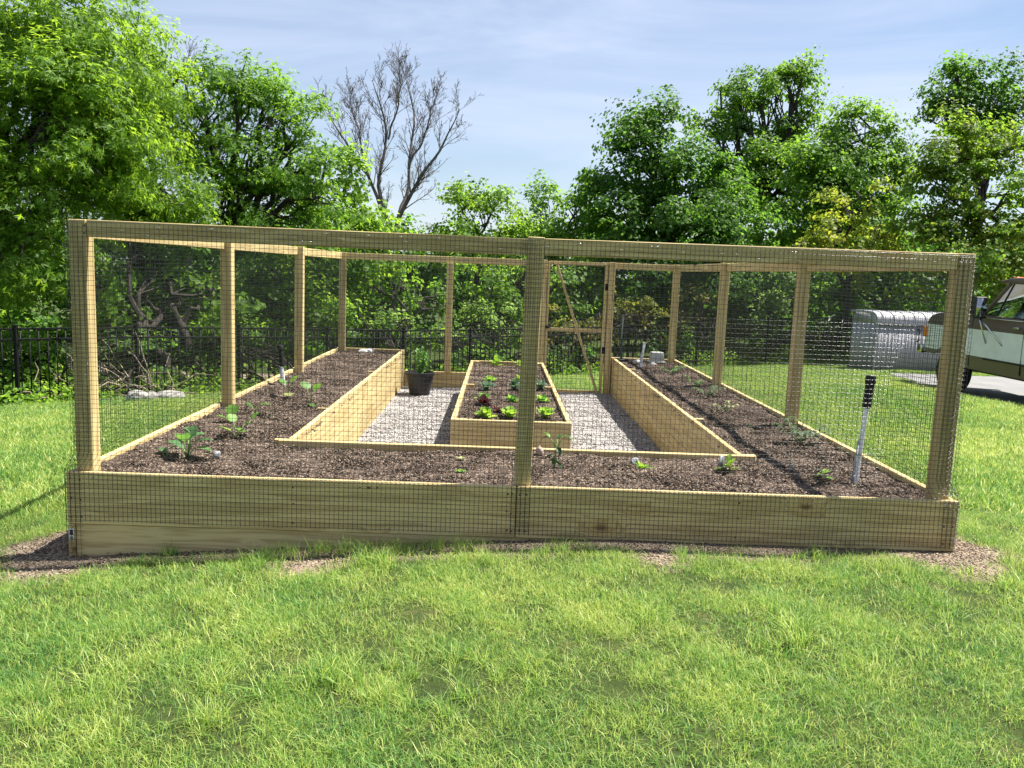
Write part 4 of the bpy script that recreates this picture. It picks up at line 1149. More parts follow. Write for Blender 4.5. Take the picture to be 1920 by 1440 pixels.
bare_tree('slim leafless tree top poking up behind the left oaks', (b2[0], b2[1], fz2), 5.6, 0.2, 9,
    [(0, -0.02, 0.05, 1.0, 5.6, 0.12), (0, -0.35, 0.2, 0.9, 4.4, 0.08), (0, 0.45, -0.1, 0.85, 4.6, 0.08)])

# ---- low weeds and leaf litter along the fence foot
def weeds():
    C, Nn, Sz = [], [], []
    for a, b, k in ((FA-(FB-FA)/8*2, FB, 1500), (FB, FC, 700)):
        s = rng.uniform(0, 1, k)**0.8 if k == 1500 else rng.uniform(0, 1, k)
        d = (b-a)/np.hypot(*(b-a)); nrm = np.array([-d[1], d[0]])
        off = rng.normal(0.15, 0.42, k)
        P = a+(b-a)*s[:, None]+nrm*off[:, None]
        q = fbm(P[:, 0]*1.3, P[:, 1]*1.3, 3, 55) > 0.38; P = P[q]; off = off[q]
        z = ground_z(P[:, 0], P[:, 1]); hh = rng.uniform(.08, .32, len(P))*(1+0.8*(off > 0))
        for i in range(len(P)):
            n = 16
            o = rng.normal(size=(n, 3))*[.10, .10, .0]; o[:, 2] = rng.uniform(0, 1, n)*hh[i]
            C.append(np.r_[P[i], z[i]]+o); Nn.append(unit(rng.normal(size=(n, 3))*0.6+[0, 0, 1])); Sz.append(rng.uniform(.05, .10, n))
    V, F, v = leaf_geo(np.concatenate(C), np.concatenate(Nn), np.concatenate(Sz), wid=0.42)
    tag(nobj('weeds', V, F, FRESH, v=v), 'low leafy weeds growing along the foot of the black fence', 'weeds', kind='stuff')
weeds()
# dead brush heap behind the left part of the fence
br = thing('brush_pile', 'heap of dead grey twigs behind the fence near the left corner post', 'brush pile', foot(235, 14.4))
mb = MB()
for k in range(70):
    a = rng.normal(size=3)*[.75, .3, 0.0]; a[2] = rng.uniform(0, .5)*max(0, 1-abs(a[0]))
    d = unit(rng.normal(size=3)*[1, .5, .55]); L_ = rng.uniform(.4, 1.1)
    P, q = limb(a, a+d*L_, 0.012, 0.004, 5, 0.1); P[:, 2] = np.abs(P[:, 2]); mb.tube(P, q, 4, cap=False)
mb.obj('twigs', flat('dead_twig', (0.28, 0.22, 0.17), 0.9), br)['kind'] = 'stuff'

# stones at the lawn edge
STONE = flat('field_stone', (0.30, 0.285, 0.265), 0.9, bump=0.6, bscale=14, vary=0.35, vscale=7)
def rock(name, label, p, s, sq=(1, 1, .7), mat=STONE, group=None, sub=3, seed=0, cat='stone'):
    bm = bmesh.new(); bmesh.ops.create_icosphere(bm, subdivisions=sub, radius=1)
    V = np.array([v.co for v in bm.verts])
    n_ = fbm(V[:, 0]*1.7+seed, V[:, 1]*1.7+V[:, 2]*1.1+seed, 3, 3)
    n2 = np.round(n_*5)/5
    for v, a, b_ in zip(bm.verts, n_, n2): v.co = v.co*(0.68+0.4*a+0.3*b_)
    for v in bm.verts: v.co = Vector((v.co.x*s*sq[0], v.co.y*s*sq[1], max(v.co.z, -.5)*s*sq[2]))
    me = bpy.data.meshes.new(name); bm.to_mesh(me); bm.free(); me.materials.append(mat)
    o = link(bpy.data.objects.new(name, me)); o.location = p; o.rotation_euler[2] = seed
    return tag(o, label, cat, group)
G_R = 'field stones by the fence'
for px, Z, s, lab, sd_ in ((258, 12.9, .17, 'dark angular field stone lying by the fence, leftmost of a short row', 1), (283, 13.0, .13, 'brown field stone in the middle of the short row by the fence', 2.2), (318, 13.1, .16, 'flat pale field stone, longest of the short row by the fence', 3.1)):
    p = at(px, 752, Z); p[2] = float(ground_z(np.array([p[0]]), np.array([p[1]]))[0])+0.06
    rock('field_stone', lab, p, s, (1.6, 1, .7) if px == 318 else (1.1, 1, .8), STONE, G_R, seed=sd_)

# ------------------------------------------------------------------ storage shed
SHW = flat('shed_resin', (0.34, 0.335, 0.36), 0.5, vary=0.06, vscale=3)
SHR = flat('shed_lid_resin', (0.36, 0.355, 0.375), 0.45, vary=0.05, vscale=3)
BLK = flat('black_plastic', (0.012, 0.012, 0.014), 0.45)
sc0 = at(1636, 690, 18.8)
SH = thing('storage_shed', 'pale grey plastic storage shed with rounded ribbed lid behind the truck', 'storage shed', (sc0[0], sc0[1], -0.80), math.atan2(0.2, 0.98))
SL, SD_, SHH = 2.75, 0.92, 1.12
def grooved(L_, h, pitch=0.085, dep=0.012):
    """vertical tongue and groove panel in XZ, front towards -Y"""
    x = 0; P = []
    n = int(L_/pitch)
    for i in range(n):
        x0 = L_*i/n; x1 = L_*(i+1)/n
        P += [(x0, dep), (x0+0.006, 0), (x1-0.006, 0)]
    P.append((L_, dep)); return P+[(L_, 0.04), (0, 0.04)]
def wall_panel(name, a, b, h, z0=0.03, mat=SHW):
    a, b = np.array(a), np.array(b); L_ = np.hypot(*(b-a)); d = (b-a)/L_; nrm = np.array([-d[1], d[0]])
    poly = [(a[0]+d[0]*u+nrm[0]*v, a[1]+d[1]*u+nrm[1]*v) for u, v in grooved(L_, h)]
    return MB().prism(poly, z0, h, axis=2).obj(name, mat, SH)
wall_panel('door', (0.05, 0), (1.206, 0), SHH-0.02); wall_panel('door', (1.214, 0), (SL-0.05, 0), SHH-0.02)
wall_panel('wall', (0, SD_), (0, 0.0), SHH); wall_panel('wall', (SL, 0.0), (SL, SD_), SHH); wall_panel('wall', (SL, SD_), (0, SD_), SHH)
for x in (0.025, SL-0.025): MB().box((x, 0.02, SHH/2), (0.05, 0.05, SHH)).obj('corner_post', SHW, SH, bevel=0.008)
MB().box((SL/2, SD_/2, 0.015), (SL+0.04, SD_+0.04, 0.05)).obj('base', flat('shed_base', (0.05, 0.05, 0.055), 0.7), SH)
# lid: quarter-round front, sloping back, with raised ribs
prof = []
prof.append((-0.08, SHH-0.03))
for k in range(9):
    a = math.pi/2*k/8; prof.append((-0.08+0.27*(1-math.cos(a)), SHH+0.06+0.205*math.sin(a)))
prof += [(0.5, SHH+0.275), (SD_+0.03, SHH+0.255)]
inn = [(SD_+0.03, SHH+0.21), (0.5, SHH+0.23), (0.22, SHH+0.2), (0.05, SHH+0.05), (0.0, SHH)]
MB().prism(prof+inn, -0.04, SL+0.04, axis=0).obj('lid', SHR, SH, bevel=0.006)
for k in range(10):
    x = 0.12+k*(SL-0.24)/9
    pr = [(y-0.013, z+0.013) for y, z in prof]
    MB().prism(pr+[(y+0.01, z-0.012) for y, z in prof][::-1], x-0.02, x+0.02, axis=0).obj('lid_rib', SHR, SH, bevel=0.004)
endp = [(0.03, SHH-0.02)]+[(y+0.04, z-0.03) for y, z in prof[2:-1]]+[(SD_, SHH+0.22), (SD_, SHH-0.02)]
for x in (0.0, SL-0.03): MB().prism(endp, x, x+0.03, axis=0).obj('gable', SHW, SH)
for x in (1.10, 1.32):
    mb = MB(); mb.tube([(x, 0, 1.0), (x, -0.05, 0.97), (x, -0.06, 0.86), (x, -0.05, 0.75), (x, 0, 0.72)], 0.022, 8); mb.obj('handle', BLK, SH, smooth=True)
MB().tube([(1.32, 0.0, 1.075), (1.32, -0.02, 1.075)], 0.035, 16).obj('lock', BLK, SH)

# ------------------------------------------------------------------ pickup truck (nose towards +Y)
TX, TYF, TG = 8.1, 11.7, -0.735
T = thing('pickup_truck', 'old brown and white pickup truck parked on the driveway at the right edge', 'truck', (TX+0.99, TYF, TG))
def paint(name, col, rough=0.35, spec=0.5):
    m = flat(name, col, rough, spec=spec, vary=0.07, vscale=5)
    m.node_tree.nodes['Principled BSDF'].inputs['Coat Weight'].default_value = 0.25
    return m
BROWN = paint('brown_paint', (0.115, 0.072, 0.062)); WHITE = paint('cream_white_paint', (0.76, 0.79, 0.79), 0.4); TAN = paint('tan_rocker_paint', (0.12, 0.09, 0.06), 0.5)
CHROME = flat('chrome', (0.6, 0.6, 0.6), 0.18, metal=1.0); RUB = flat('tyre_rubber', (0.012, 0.012, 0.012), 0.85, bump=0.3, bscale=60)
STEEL = flat('wheel_steel', (0.55, 0.55, 0.53), 0.35, metal=0.6); AMB = flat('amber_lens', (0.75, 0.22, 0.02), 0.25); REDL = flat('red_lens', (0.45, 0.02, 0.02), 0.25)
DARK = flat('dark_underbody', (0.015, 0.014, 0.013), 0.8); SEAT = flat('grey_seat_cloth', (0.10, 0.095, 0.09), 0.9)
def glass_mat():
    m, t, b, N, L = ns('window_glass')
    b.inputs['Base Color'].default_value = (0.75, 0.82, 0.8, 1); setp(b, Roughness=0.03); b.inputs['Transmission Weight'].default_value = 1.0
    b.inputs['IOR'].default_value = 1.05; b.inputs['Specular IOR Level'].default_value = 0.8
    return m
GLASS = glass_mat()
HWD = 0.99
FAX, RAX, AR = -1.12, -4.50, 0.50     # axle positions along Y from the bumper, arch radius
AXZ = 0.42
def arch(y, z0):
    z = 0.67 if y > FAX+0.3 else z0
    for ax in (FAX, RAX):
        d = abs(y-ax)
        if d < AR: z = max(z, AXZ+math.sqrt(AR*AR-d*d)*0.98)
    return z
def topz(y):
    return np.interp(y, [-5.75, -3.62, -3.60, -2.05, -2.0, -0.6, -0.25, -0.14], [1.43, 1.43, 1.44, 1.47, 1.50, 1.44, 1.36, 1.22])
def side_skin(y0, y1, off=0.0, mats=(TAN, WHITE, BROWN), n=60):
    ysn = np.unique(np.r_[np.linspace(y0, y1, n), [q for q in (FAX-AR, FAX+AR, RAX-AR, RAX+AR) if y0 < q < y1]])
    zb = [0.52, 0.735, 0.76, 0.9, 1.05, 1.185, 1.22, 1.30, 1.40, 2.0]
    mi = [0, 0, 1, 1, 1, 1, 2, 2, 2]
    V, F, MI = [], [], []
    for y in ysn:
        lo, hi = arch(y, 0.52), topz(y)
        for z in zb:
            zz = min(max(z, lo), hi)
            x = HWD+off-0.035*((zz-1.0)/0.5)**2*(1 if zz > 1.0 else 0.7)-(0.06*max(0, (y+0.45)/0.3) if y > -0.45 else 0)
            if abs(zz-1.205) < 0.02: x += 0.008
            V.append((x, y, zz))
    m = len(zb)
    for i in range(len(ysn)-1):
        for j in range(m-1): F.append((i*m+j, (i+1)*m+j, (i+1)*m+j+1, i*m+j+1)); MI.append(mi[j])
    return np.array(V), F, MI, m, ysn
def body_mesh():
    V, F, MI, m, ysn = side_skin(-5.75, -0.14)
    n = len(V); V2 = V*[-1, 1, 1]
    F2 = [f[::-1] for f in F]
    F = F+[tuple(i+n for i in f) for f in F2]; MI = MI+MI
    for i in range(len(ysn)-1):       # bonnet and bed cover bridge left to right with a slight crown
        a, b_ = i*m+m-1, (i+1)*m+m-1
        if -3.65 < (ysn[i]+ysn[i+1])/2 < -1.9: continue
        F.append((a, b_, b_+n, a+n)); MI.append(2)
    F.append(tuple(range((len(ysn)-1)*m, len(ysn)*m))+tuple(range(n+len(ysn)*m-1, n+(len(ysn)-1)*m-1, -1))); MI.append(1)
    F.append(tuple(range(m-1, -1, -1))+tuple(range(n, n+m))); MI.append(1)
    by = {}
    for f, k in zip(F, MI): by.setdefault(len(f), []).append((f, k))
    Fs = [np.array([f for f, k in q]) for q in by.values()]; mi = np.concatenate([[k for f, k in q] for q in by.values()])
    me = npmesh('body', np.r_[V, V2], Fs, None, mats=[TAN, WHITE, BROWN], midx=mi)
    bm = bmesh.new(); bm.from_mesh(me); bmesh.ops.remove_doubles(bm, verts=bm.verts, dist=0.0005); bmesh.ops.recalc_face_normals(bm, faces=bm.faces[:])
    for f in bm.faces: f.smooth = True
    for e in bm.edges:
        if len(e.link_faces) == 2 and e.calc_face_angle(0) > 0.5: e.smooth = False
    bm.to_mesh(me); bm.free()
    return link(bpy.data.objects.new('body', me), T)
body_mesh()
# doors stand a hair proud with dark shut lines
for sx in (1, -1):
    for (a, b_) in ((-3.22, -1.78),):
        V, F, MI, m, ysn = side_skin(a, b_, 0.006, n=14)
        V[:, 0] *= sx
        me = npmesh('door', V, np.array([f if sx > 0 else f[::-1] for f in F]), None, mats=[TAN, WHITE, BROWN], midx=MI, smooth=True)
        dr = link(bpy.data.objects.new('door', me), T)
        MB().box((sx*(HWD+0.025), -3.05, 1.31), (0.03, 0.17, 0.03)).obj('handle', CHROME, dr, bevel=0.006)
        MB().box((sx*(HWD+0.012), -2.5, 1.425), (0.012, 1.4, 0.012)).obj('belt_trim', CHROME, dr)
        for y in (a, b_): MB().box((sx*(HWD-0.004), y, 1.0), (0.012, 0.012, 0.84)).obj('shut_line', DARK, dr)
    MB().box((sx*(HWD+0.006), -3.9, 0.742), (0.02, 3.4, 0.022)).obj('side_trim', DARK, T)
    # greenhouse
    xb, xt = HWD-0.04, HWD-0.20
    wb = [(-2.02, 1.47), (-2.42, 2.01), (-3.28, 2.01), (-3.38, 1.47)]
    def px_(z): return xb+(xt-xb)*(z-1.47)/0.54
    def bar(name, p, q, wd, mat=BROWN):
        P = np.array([(sx*px_(p[1]), p[0], p[1]), (sx*px_(q[1]), q[0], q[1])]); return MB().tube(P, wd, 6).obj(name, mat, T, smooth=True)
    bar('pillar', wb[0], wb[1], 0.035); bar('pillar', wb[2], wb[3], 0.06); bar('vent_post', (-2.40, 1.47), (-2.52, 2.01), 0.016, DARK)
    gl = [(sx*(px_(z)-0.004), y, z) for y, z in wb]
    MB().add(np.r_[gl, np.array(gl)-[sx*0.006, 0, 0]], [(0, 1, 2, 3), (7, 6, 5, 4), (0, 4, 5, 1), (1, 5, 6, 2), (2, 6, 7, 3), (3, 7, 4, 0)]).obj('side_window', GLASS, T)
    # towing mirror on struts
    mx_, my_ = sx*(HWD+0.19), -2.28
    mir = MB().box((mx_, my_, 1.60), (0.21, 0.08, 0.36)).obj('mirror', BLK, T, bevel=0.02)
    MB().box((mx_, my_-0.042, 1.60), (0.17, 0.004, 0.31)).obj('glass', flat('mirror_glass', (0.35, 0.38, 0.40), 0.06, metal=1.0), mir)
    mb = MB()
    for y2 in (-2.25, -2.72): mb.tube([(mx_, my_, 1.44), (sx*(HWD+0.005), y2, 1.00)], 0.013, 6)
    mb.obj('mirror_arm', CHROME, T)
# roof with a visor and marker lamps
rp = [(-2.30, 2.01), (-2.16, 2.03), (-2.20, 2.065), (-2.5, 2.11), (-3.1, 2.11), (-3.35, 2.05), (-3.35, 2.0)]
MB().prism(rp, -(HWD-0.17), HWD-0.17, axis=0).obj('roof', BROWN, T, bevel=0.015)
for x in (-0.62, -0.25, 0, 0.25, 0.62): MB().box((x, -2.34, 2.105), (0.13, 0.08, 0.05)).obj('marker_lamp', AMB, T, bevel=0.01)
def pane(name, pts):
    P = np.array(pts); MB().add(np.r_[P, P-[0, 0.006, 0]], [(0, 1, 2, 3), (7, 6, 5, 4), (0, 4, 5, 1), (1, 5, 6, 2), (2, 6, 7, 3), (3, 7, 4, 0)]).obj(name, GLASS, T)
pane('windscreen', [(-xb, -2.02, 1.47), (xb, -2.02, 1.47), (xt, -2.40, 2.01), (-xt, -2.40, 2.01)])
pane('rear_window', [(-xb+.1, -3.35, 1.45), (xb-.1, -3.35, 1.45), (xt-.1, -3.31, 2.0), (-xt+.1, -3.31, 2.0)])
MB().box((0, -2.05, 1.40), (1.7, 0.4, 0.10)).obj('dashboard', SEAT, T, bevel=0.02)
MB().box((0, -2.85, 1.15), (1.6, 0.5, 0.2)).box((0, -3.05, 1.42), (1.6, 0.14, 0.5)).obj('bench_seat', SEAT, T, bevel=0.04)
a = np.linspace(0, 2*math.pi, 25)
MB().tube(np.c_[-0.42+0.19*np.cos(a), -2.33-0.08*np.sin(a), 1.42+0.17*np.sin(a)], 0.014, 6, cap=False).obj('steering_wheel', BLK, T, smooth=True)
MB().box((0, -3.0, 0.60), (1.5, 5.2, 0.28)).obj('underbody', DARK, T)
MB().box((0, -2.6, 0.98), (1.86, 1.6, 0.10)).obj('cab_floor', DARK, T)
# nose: grille, lamps, bumper
MB().box((0, -0.10, 1.02), (1.30, 0.06, 0.26)).obj('grille', CHROME, T, bevel=0.01)
for x in (-0.78, 0.78): MB().box((x, -0.095, 1.02), (0.24, 0.07, 0.2)).obj('headlight', flat('headlamp_glass', (0.75, 0.78, 0.8), 0.1), T, bevel=0.015)
for x in (-0.945, 0.945): MB().box((x, -0.15, 1.06), (0.06, 0.10, 0.20)).obj('turn_signal', AMB, T, bevel=0.012)
MB().box((0, -0.02, 0.72), (1.98, 0.16, 0.17)).obj('bumper', CHROME, T, bevel=0.03)
MB().box((0, -5.80, 0.65), (1.9, 0.14, 0.17)).obj('bumper', CHROME, T, bevel=0.03)
for x in (-0.93, 0.93): MB().box((x, -5.755, 1.1), (0.11, 0.04, 0.34)).obj('tail_light', REDL, T, bevel=0.01)
for ax in (FAX, RAX):
    for sx in (-1, 1):
        wh = bpy.data.objects.new('wheel', None); link(wh, T); wh.location = (sx*0.86, ax, AXZ-0.01); wh.rotation_euler = (0, math.pi/2*sx, 0)
        MB().lathe([(0.23, -0.12), (0.37, -0.13), (0.405, -0.10), (0.415, 0), (0.405, 0.10), (0.37, 0.13), (0.23, 0.12), (0.23, -0.12)], 40).obj('tyre', RUB, wh, smooth=True)
        MB().lathe([(0.235, -0.1), (0.235, 0.11), (0.20, 0.105), (0.17, 0.05), (0.08, 0.06), (0.07, 0.11), (0.0, 0.115)], 32).obj('rim', STEEL, wh, smooth=True)

# ------------------------------------------------------------------ things standing in the beds
GRIP = flat('black_foam_grip', (0.010, 0.010, 0.011), 0.75, bump=0.3, bscale=120)
TUBEW = flat('white_metal_tube', (0.72, 0.74, 0.78), 0.35, vary=0.05)
GREYT = flat('grey_metal', (0.35, 0.36, 0.38), 0.4)
def stake(label, p, h, tilt, grip, wire=False):
    t = thing('garden_stake', label, 'garden stake', p, group='white tube stakes with black grips')
    d = np.array(tilt+(1.0,)); d /= np.linalg.norm(d)
    MB().tube([d*-0.08, d*(h-grip*0.6)], 0.0155, 14).obj('tube', TUBEW, t, smooth=True)
    g0 = h-grip; prof = [(0.017, 0), (0.0255, 0.006)]
    nr = 7
    for k in range(nr):
        z = 0.012+(grip-0.07)*k/nr; dz = (grip-0.07)/nr
        prof += [(0.0265, z), (0.0265, z+dz*0.75), (0.0235, z+dz*0.8), (0.0235, z+dz*0.97)]
    prof += [(0.028, grip-0.055), (0.0315, grip-0.045), (0.0315, grip-0.014), (0.028, grip-0.003), (0.016, grip)]
    prof += [(0.0, grip)]
    o = MB().lathe(prof, 20).obj('grip', GRIP, t, smooth=True)
    o.location = d*g0; o.rotation_euler = Vector(d).to_track_quat('Z', 'Y').to_euler()
    MB().tube([d*0.0+[-0.022, -0.004, -0.02], d*(h*0.40)+[-0.018, -0.004, 0]], 0.007, 8).obj('side_rod', GREYT, t)
    if wire: MB().tube([d*(h*.27)+[-0.03, -0.017, 0], d*(h*.27)+[0.03, -0.018, -.002], d*(h*.27)+[0.15, -0.03, -.004]], 0.0025, 5).obj('wire', BLK, t)
    return t
SZ = lambda x, y, b=-0.033: float(soil_z(np.array([x]), np.array([y]), b)[0])
stake('white metal stake with ridged black grip, nearest, in the right bed', (2.075, 0.50, SZ(2.075, .5)), 0.665, (0.055, 0.0), 0.20, True)
stake('white metal stake with black grip by the left rail in the left bed', (-2.253, 3.81, SZ(-2.253, 3.81)), 0.40, (-0.10, 0.05), 0.215)
stake('white metal stake with black grip at the far end of the right bed', (1.774, 6.54, SZ(1.774, 6.54)), 0.50, (0.10, 0.0), 0.16)
# long green pole in the back corner
GP = thing('garden_hoe', 'thin dark green pole with a black foot in the far corner of the right bed', 'garden tool', (1.615, 7.25, SZ(1.6, 7.2)))
MB().tube([(0, 0, 0.02), (-0.005, 0.02, 0.33)], 0.019, 10).obj('lower_tube', flat('dark_green_tube', (0.01, 0.035, 0.035), 0.4), GP, smooth=True)
MB().tube([(-0.005, 0.02, 0.33), (0.0, 0.03, 0.62)], 0.009, 8).obj('upper_tube', flat('pale_green_tube', (0.16, 0.22, 0.18), 0.4), GP, smooth=True)
MB().box((0.02, -0.02, 0.015), (0.16, 0.09, 0.05)).obj('foot', BLK, GP, bevel=0.015)
# translucent tub and crumpled paper at the back of the right bed
TUBM = flat('cloudy_plastic', (0.42, 0.42, 0.37), 0.35)
tb = thing('plastic_tub', 'cloudy pale plastic tub upside down at the back of the right bed', 'tub', (2.10, 7.16, SZ(2.1, 7.16)+0.01), 0.1)
MB().prism([(-.10, 0), (.10, 0), (.085, .15), (-.085, .15)], -0.07, 0.07, axis=1).obj('shell', TUBM, tb, bevel=0.018, smooth=True)
MB().box((0, 0, 0.012), (0.225, 0.165, 0.014)).obj('rim', TUBM, tb, bevel=0.004)
PAPER = flat('crumpled_white', (0.45, 0.43, 0.40), 0.8)
G_P = 'crumpled white scraps in the beds'
for x, y, s, lab in ((1.80, 7.0, .05, 'crumpled white scrap beside the green pole at the back of the right bed'), (1.98, 6.75, .035, 'small white scrap in front of the plastic tub'), (-2.02, 7.16, .05, 'crumpled white scrap at the back of the left bed, left of a pair'), (-1.93, 7.22, .055, 'crumpled white scrap at the back of the left bed, right of a pair')):
    rock('white_scrap', lab, (x, y, SZ(x, y)+s*.4), s, (1.5, .8, .8), PAPER, G_P, sub=2, seed=x*3, cat='scrap')
rock('pale_stone', 'round pinkish stone against the inner rail beside the tall pepper plant', (0.165, 0.93, SZ(.165, .93)+0.02), .035, (1, .7, 1), flat('pink_stone', (0.42, 0.31, 0.25), .9, vary=.2), seed=2)
rock('grey_stone', 'grey stone behind the low leafy seedling in the front bed', (0.775, 0.80, SZ(.775, .8)+0.012), .032, (1.2, .8, 1), flat('grey_stone', (0.22, 0.225, 0.23), .9, vary=.2), seed=4)
# plant labels
TAGP = flat('plastic_tag', (0.20, 0.205, 0.22), 0.4)
G_L = 'plastic plant tags in the soil'
for x, y, h_, w_, lab, tl in ((1.318, 0.77, .085, .036, 'grey plastic plant tag leaning beside the pepper by the inner rail end', .2), (1.757, 0.70, .055, .022, 'small white plant tag standing alone in the right bed', -.2), (-1.82, 0.56, .04, .045, 'clear square plant tag in the soil of the left front corner', .1)):
    o = MB().prism([(-w_/2, -0.02), (w_/2, -0.02), (w_/2, h_*.85), (w_*.3, h_), (-w_*.3, h_), (-w_/2, h_*.85)], -.0012, .0012, axis=1).obj('plant_tag', TAGP)
    o.location = (x, y, SZ(x, y)); o.rotation_euler = (-0.15, tl, 0.2); tag(o, lab, 'plant tag', G_L)

# flower pot on the gravel
PT = thing('flower_pot', 'wide black plastic flower pot on the gravel by the left bed wall', 'flower pot', (-1.165, 6.62, ZGR))
POTM = flat('black_pot_plastic', (0.018, 0.018, 0.020), 0.5, vary=.2)
MB().lathe([(0.0, 0.005), (0.125, 0.005), (0.13, 0.0), (0.165, 0.18), (0.185, 0.27), (0.198, 0.275), (0.200, 0.315), (0.190, 0.318), (0.182, 0.285), (0.17, 0.22)], 40).obj('pot', POTM, PT, smooth=True)
MB().lathe([(0.0, 0.262), (0.10, 0.266), (0.178, 0.255)], 30).obj('potting_soil', SOIL, PT)

# ------------------------------------------------------------------ vegetable plants
def leafm(name, c, tr, spec=.35): return leaf_mat(name, c, tr, 6.0, tr=0.4, spec=spec)
L_SQ = leafm('round_leaf', (0.10, 0.24, 0.03), (0.30, 0.55, 0.05)); L_EG = leafm('broad_leaf', (0.085, 0.19, 0.07), (0.16, 0.36, 0.06))
L_PE = leafm('pepper_leaf', (0.03, 0.09, 0.02), (0.08, 0.22, 0.02)); L_BR = leafm('bright_leaf', (0.16, 0.33, 0.03), (0.40, 0.65, 0.05))
L_LE = leafm('lettuce_leaf', (0.22, 0.42, 0.045), (0.45, 0.70, 0.07)); L_RD = leafm('red_lettuce_leaf', (0.055, 0.012, 0.012), (0.10, 0.018, 0.015))
L_KA = leafm('kale_leaf', (0.10, 0.17, 0.12), (0.12, 0.22, 0.10)); L_TO = leafm('tomato_leaf', (0.09, 0.15, 0.075), (0.14, 0.24, 0.07)); L_MG = leafm('mid_green_leaf', (0.08, 0.21, 0.045), (0.18, 0.42, 0.05))
L_PA = leafm('pale_leaf', (0.42, 0.48, 0.22), (0.35, 0.42, 0.15)); STEM = flat('green_stem', (0.12, 0.22, 0.05), 0.5)
def leaf_mesh(p0, azim, elev, L_, wd, curl, shape, mat, t, fold=0.18, frill=0.0):
    """one blade leaf growing from p0: curved midrib, tapered outline, folded, 6x4 quads"""
    nu_, nv_ = 7, 4; V = []
    d = np.array([math.cos(azim), math.sin(azim), 0]); s_ = np.array([-math.sin(azim), math.cos(azim), 0])
    p = np.array(p0, float); e = elev
    for i in range(nu_):
        u = i/(nu_-1)
        w_ = wd*{'heart': math.sin(math.pi*min(1, (u+0.12)/1.12))**0.7, 'lance': math.sin(math.pi*u**0.75)**1.1+0.04, 'oval': math.sin(math.pi*u)**0.75+0.05,
                 'spoon': (0.25+0.75*math.sin(math.pi*min(1, u*0.62+0.16)))*(1 if u < .85 else 0.75)}[shape]
        up = np.array([-math.sin(e)*d[0], -math.sin(e)*d[1], math.cos(e)])
        for j in range(nv_+1):
            q = (j/nv_-0.5)*2
            V.append(p+s_*w_*0.5*q+up*(fold*abs(q)*w_*0.5)+up*frill*wd*(math.sin(j*2.7+i*2.1)*abs(q)))
        st = L_/(nu_-1); p = p+st*(d*math.cos(e)+np.array([0, 0, math.sin(e)])); e -= curl/(nu_-1)
    k = nv_+1
    F = [(i*k+j, i*k+j+1, (i+1)*k+j+1, (i+1)*k+j) for i in range(nu_-1) for j in range(nv_)]
    return nobj('leaf', V, np.array(F), mat, t, v=np.full(len(V), random.random()), smooth=True)
def petiole(mb, a, b): mb.tube(np.array([a, (np.array(a)+b)/2+[0, 0, .01], b]), 0.003, 5)
def plant(name, label, cat, x, y, base=-0.033, rz=0.0, group=None):
    return thing(name, label, cat, (x, y, SZ(x, y, base)), rz, group)
G_V = 'seedlings planted in the beds'
def stalked(label, x, y, specs, mat, shape='heart', name='round_leaf_seedling', cat='seedling', base=-0.033):
    """specs: (dx,dy,dz, azim, elev, length, width, curl): leaf blades at the ends of stalks"""
    t = plant(name, label, cat, x, y, base, group=G_V); mb = MB()
    for dx, dy, dz, az, el, L_, wd, cu in specs:
        petiole(mb, (0, 0, -0.01), (dx, dy, dz)); leaf_mesh((dx, dy, dz), az, el, L_, wd, cu, shape, mat, t)
    mb.obj('stem', STEM, t); return t
PI = math.pi
stalked('grey green plant with broad upright leaves in the left front corner', -1.985, 0.53, [(-.02, 0, .06, 2.9, .6, .12, .07, .6), (-.05, .02, .08, 2.4, .4, .12, .07, .9), (0, .03, .11, 1.4, 1.0, .11, .08, .5),
    (.02, .02, .12, .6, .7, .10, .07, 1.2), (.03, 0, .10, .1, .35, .13, .075, .6), (.05, -.02, .07, -.2, .2, .12, .06, .7), (-.01, -.02, .11, -1.4, 1.0, .11, .09, .9), (.0, .06, .15, 2.0, .6, .09, .06, 1.0), (.01, .0, .02, 3.6, .9, .07, .03, .2)], L_EG, 'oval', 'leafy_plant', 'vegetable plant')
stalked('single leaved cutting just left of the broad leaved plant', -2.125, 0.57, [(0, 0, .03, 2.8, .5, .07, .05, .6), (.01, 0, .045, .3, .5, .08, .05, .6)], L_EG, 'oval', 'leafy_seedling')
stalked('seedling with several round sunlit leaves behind the broad leaved plant', -1.90, 1.20, [(-.03, -.05, .06, -2.4, .5, .075, .08, .2), (.04, -.05, .05, -.7, .3, .07, .07, .3), (-.02, .0, .11, 2.4, .9, .07, .08, .3), (.05, .02, .09, .3, .4, .07, .05, .6), (.09, .05, .12, .6, .9, .07, .07, .4), (.02, -.02, .07, -1.2, .2, .08, .05, .5)], L_SQ)
stalked('round leaved seedling with one upright leaf left of the post foot', -2.10, 1.72, [(.0, 0, .07, 1.6, 1.0, .085, .10, .2), (-.05, -.02, .05, 3.0, .3, .07, .05, .6)], L_SQ)
stalked('two leaved seedling arching over bare soil beside the first left post', -2.04, 2.10, [(-.02, 0, .04, 2.9, .9, .10, .055, 1.6), (.02, 0, .04, .2, .8, .13, .06, 1.7)], L_SQ)
stalked('heart leaved seedling with a pale lower leaf at the foot of the left stake', -2.02, 3.02, [(-.02, 0, .13, 2.6, .7, .08, .08, .3), (.04, 0, .15, .6, .8, .09, .09, .3)], L_SQ)
leaf_mesh((0.03, -.06, .03), -1.2, .6, .09, .09, .3, 'oval', L_PA, bpy.data.objects['round_leaf_seedling.003' if 'round_leaf_seedling.003' in bpy.data.objects else 'round_leaf_seedling'])
